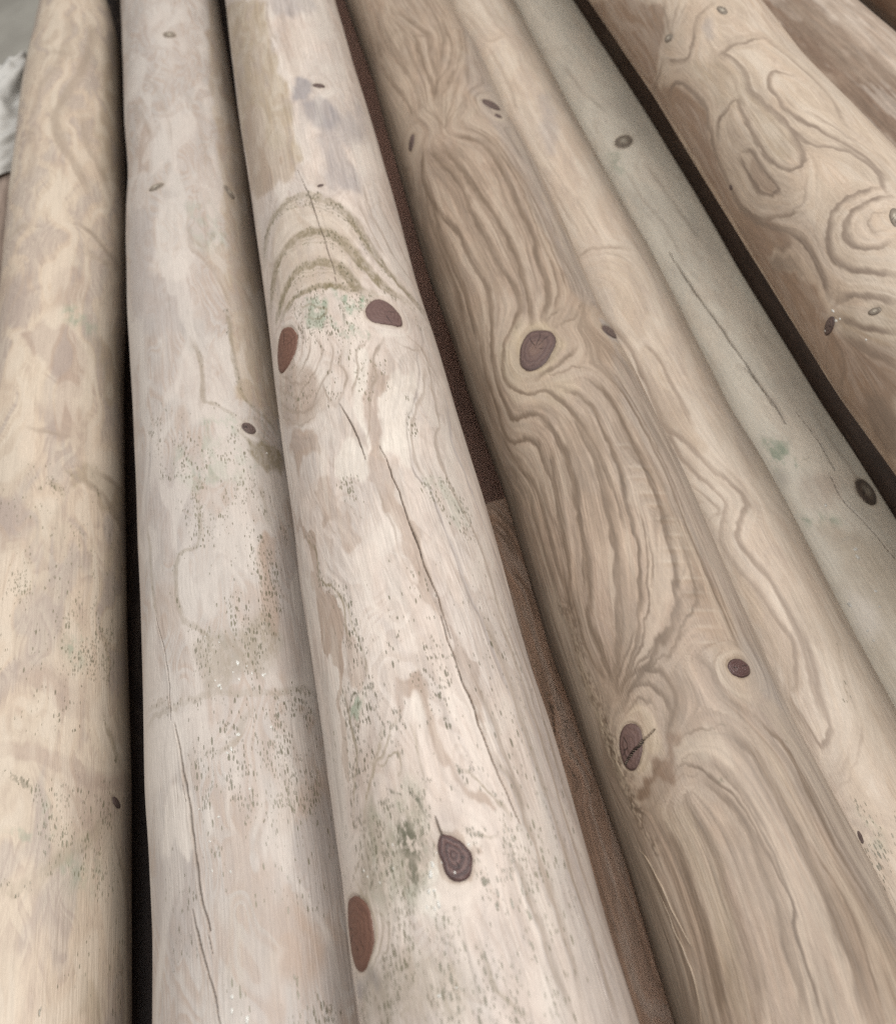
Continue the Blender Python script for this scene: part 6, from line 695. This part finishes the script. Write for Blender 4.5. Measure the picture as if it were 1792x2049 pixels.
# ------------------------------------------------------------------ the ground under the pile
def ground_material():
    m, nt, bs = new_mat('concrete'); g = G(nt)
    a, _ = g.noise(g.coords((9, 9, 9)), 1, 5, .6); b, _ = g.noise(g.coords((160, 160, 160)), 1, 3, .6)
    c = g.mix((.52, .50, .44), (.43, .41, .36), g.ramp(a, .35, .65)); c = g.mix(c, (.22, .21, .19), g.ramp(b, .6, .8, 0, .5))
    nt.links.new(c, bs.inputs['Base Color']); bs.inputs['Roughness'].default_value = .75
    nt.links.new(g.bump(b, .002, .4), bs.inputs['Normal'])
    return m
xs = np.linspace(-3.5, 3.5, 15); ysg = np.linspace(-3, 4.5, 16)
gv = np.array([[x, y, 0] for y in ysg for x in xs])
gr = make_mesh('ground', gv, grid_faces(16, 15), ground_material(), shade=False); gr['kind'] = 'structure'
gr.location = (0, 0, 0.128)

# ------------------------------------------------------------------ crumpled plastic wrap by the left pole's end
def wrap_material():
    m, nt, bs = new_mat('clear_plastic'); bs.inputs['Base Color'].default_value = (.56, .55, .52, 1)
    bs.inputs['Roughness'].default_value = .3; bs.inputs['Transmission Weight'].default_value = .05; bs.inputs['IOR'].default_value = 1.3
    return m
nz = Noise(77); k = 70
gy, gt = np.meshgrid(np.linspace(.80, 1.02, k), np.radians(np.linspace(-130, 130, k)), indexing='ij')
lx, _, lz = [c[0] for c in built['L'].centre(np.array([800.]))][0], 0, built['L'].centre(np.array([800.]))[1][0]
rr = .0475 + .016 * np.abs(nz.fbm(gy * 26, gt * 1.6, 3) - .5) * 2 + .05 * smooth(.86, 1.02, gy) * (nz.fbm(gy * 14 + 9, gt * 2.3 + 5, 3) - .62)
edge = (nz(gt * 3 + 2, gt * 0) - .5) * .03
wr = np.stack([rr * np.sin(gt), gy + edge, rr * np.cos(gt)], -1).reshape(-1, 3)
w = make_mesh('plastic_wrap', wr, grid_faces(k, k), wrap_material())
w.location = (lx * MM, 0, lz * MM + CAM_Z)
sm = w.modifiers.new('thickness', 'SOLIDIFY'); sm.thickness = .0006
w['label'] = 'crumpled clear plastic wrap round the end of the pinkish grey pole'; w['category'] = 'plastic wrap'

# ------------------------------------------------------------------ camera, light
cam = bpy.data.cameras.new('camera'); co = bpy.data.objects.new('camera', cam); C.objects.link(co)
cam.sensor_fit = 'HORIZONTAL'; cam.sensor_width = SENSOR; cam.lens = F_MM; cam.clip_start = .01; cam.clip_end = 50
m4 = Matrix([list(r) for r in CAM_ROT]).to_4x4(); m4.translation = (0, 0, CAM_Z); co.matrix_world = m4
cam.dof.use_dof = True; cam.dof.focus_distance = .40; cam.dof.aperture_fstop = 12.5
bpy.context.scene.camera = co

def area(name, loc, target, sx, sy, power, col):
    l = bpy.data.lights.new(name, 'AREA'); l.shape = 'RECTANGLE'; l.size = sx; l.size_y = sy; l.energy = power; l.color = col
    o = bpy.data.objects.new(name, l); C.objects.link(o)
    d = (np.array(target) - np.array(loc)); from mathutils import Vector
    o.location = loc; o.rotation_euler = Vector(d).to_track_quat('-Z', 'Y').to_euler()
    return o
area('ceiling_or_fill_lamp', (-.1, .15, 2.25), (0.0, .3, .3), 1.5, 1.4, 26, (1, .98, .96))
area('ceiling_or_fill_lamp', (1.6, .7, 2.3), (0.05, .4, .3), 1.0, 1.0, 41, (1, .975, .95))
area('ceiling_or_fill_lamp', (-1.1, 1.0, 2.3), (0.15, .5, .3), 1.2, 1.2, 10, (1, .98, .96))  # fill lamp added on the left to brighten the greenish grey pole
w = bpy.data.worlds.new('World'); bpy.context.scene.world = w; w.use_nodes = True
w.node_tree.nodes['Background'].inputs[0].default_value = (1, .98, .97, 1); w.node_tree.nodes['Background'].inputs[1].default_value = .07

sc = bpy.context.scene
sc.view_settings.view_transform = 'Standard'; sc.view_settings.look = 'None'; sc.view_settings.gamma = 1; sc.view_settings.exposure = 0
sc.view_settings.use_curve_mapping = False
sc.cycles.use_denoising = False
sc.cycles.max_bounces = 6; sc.cycles.diffuse_bounces = 3; sc.cycles.transparent_max_bounces = 6
sc.cycles.caustics_reflective = False; sc.cycles.caustics_refractive = False
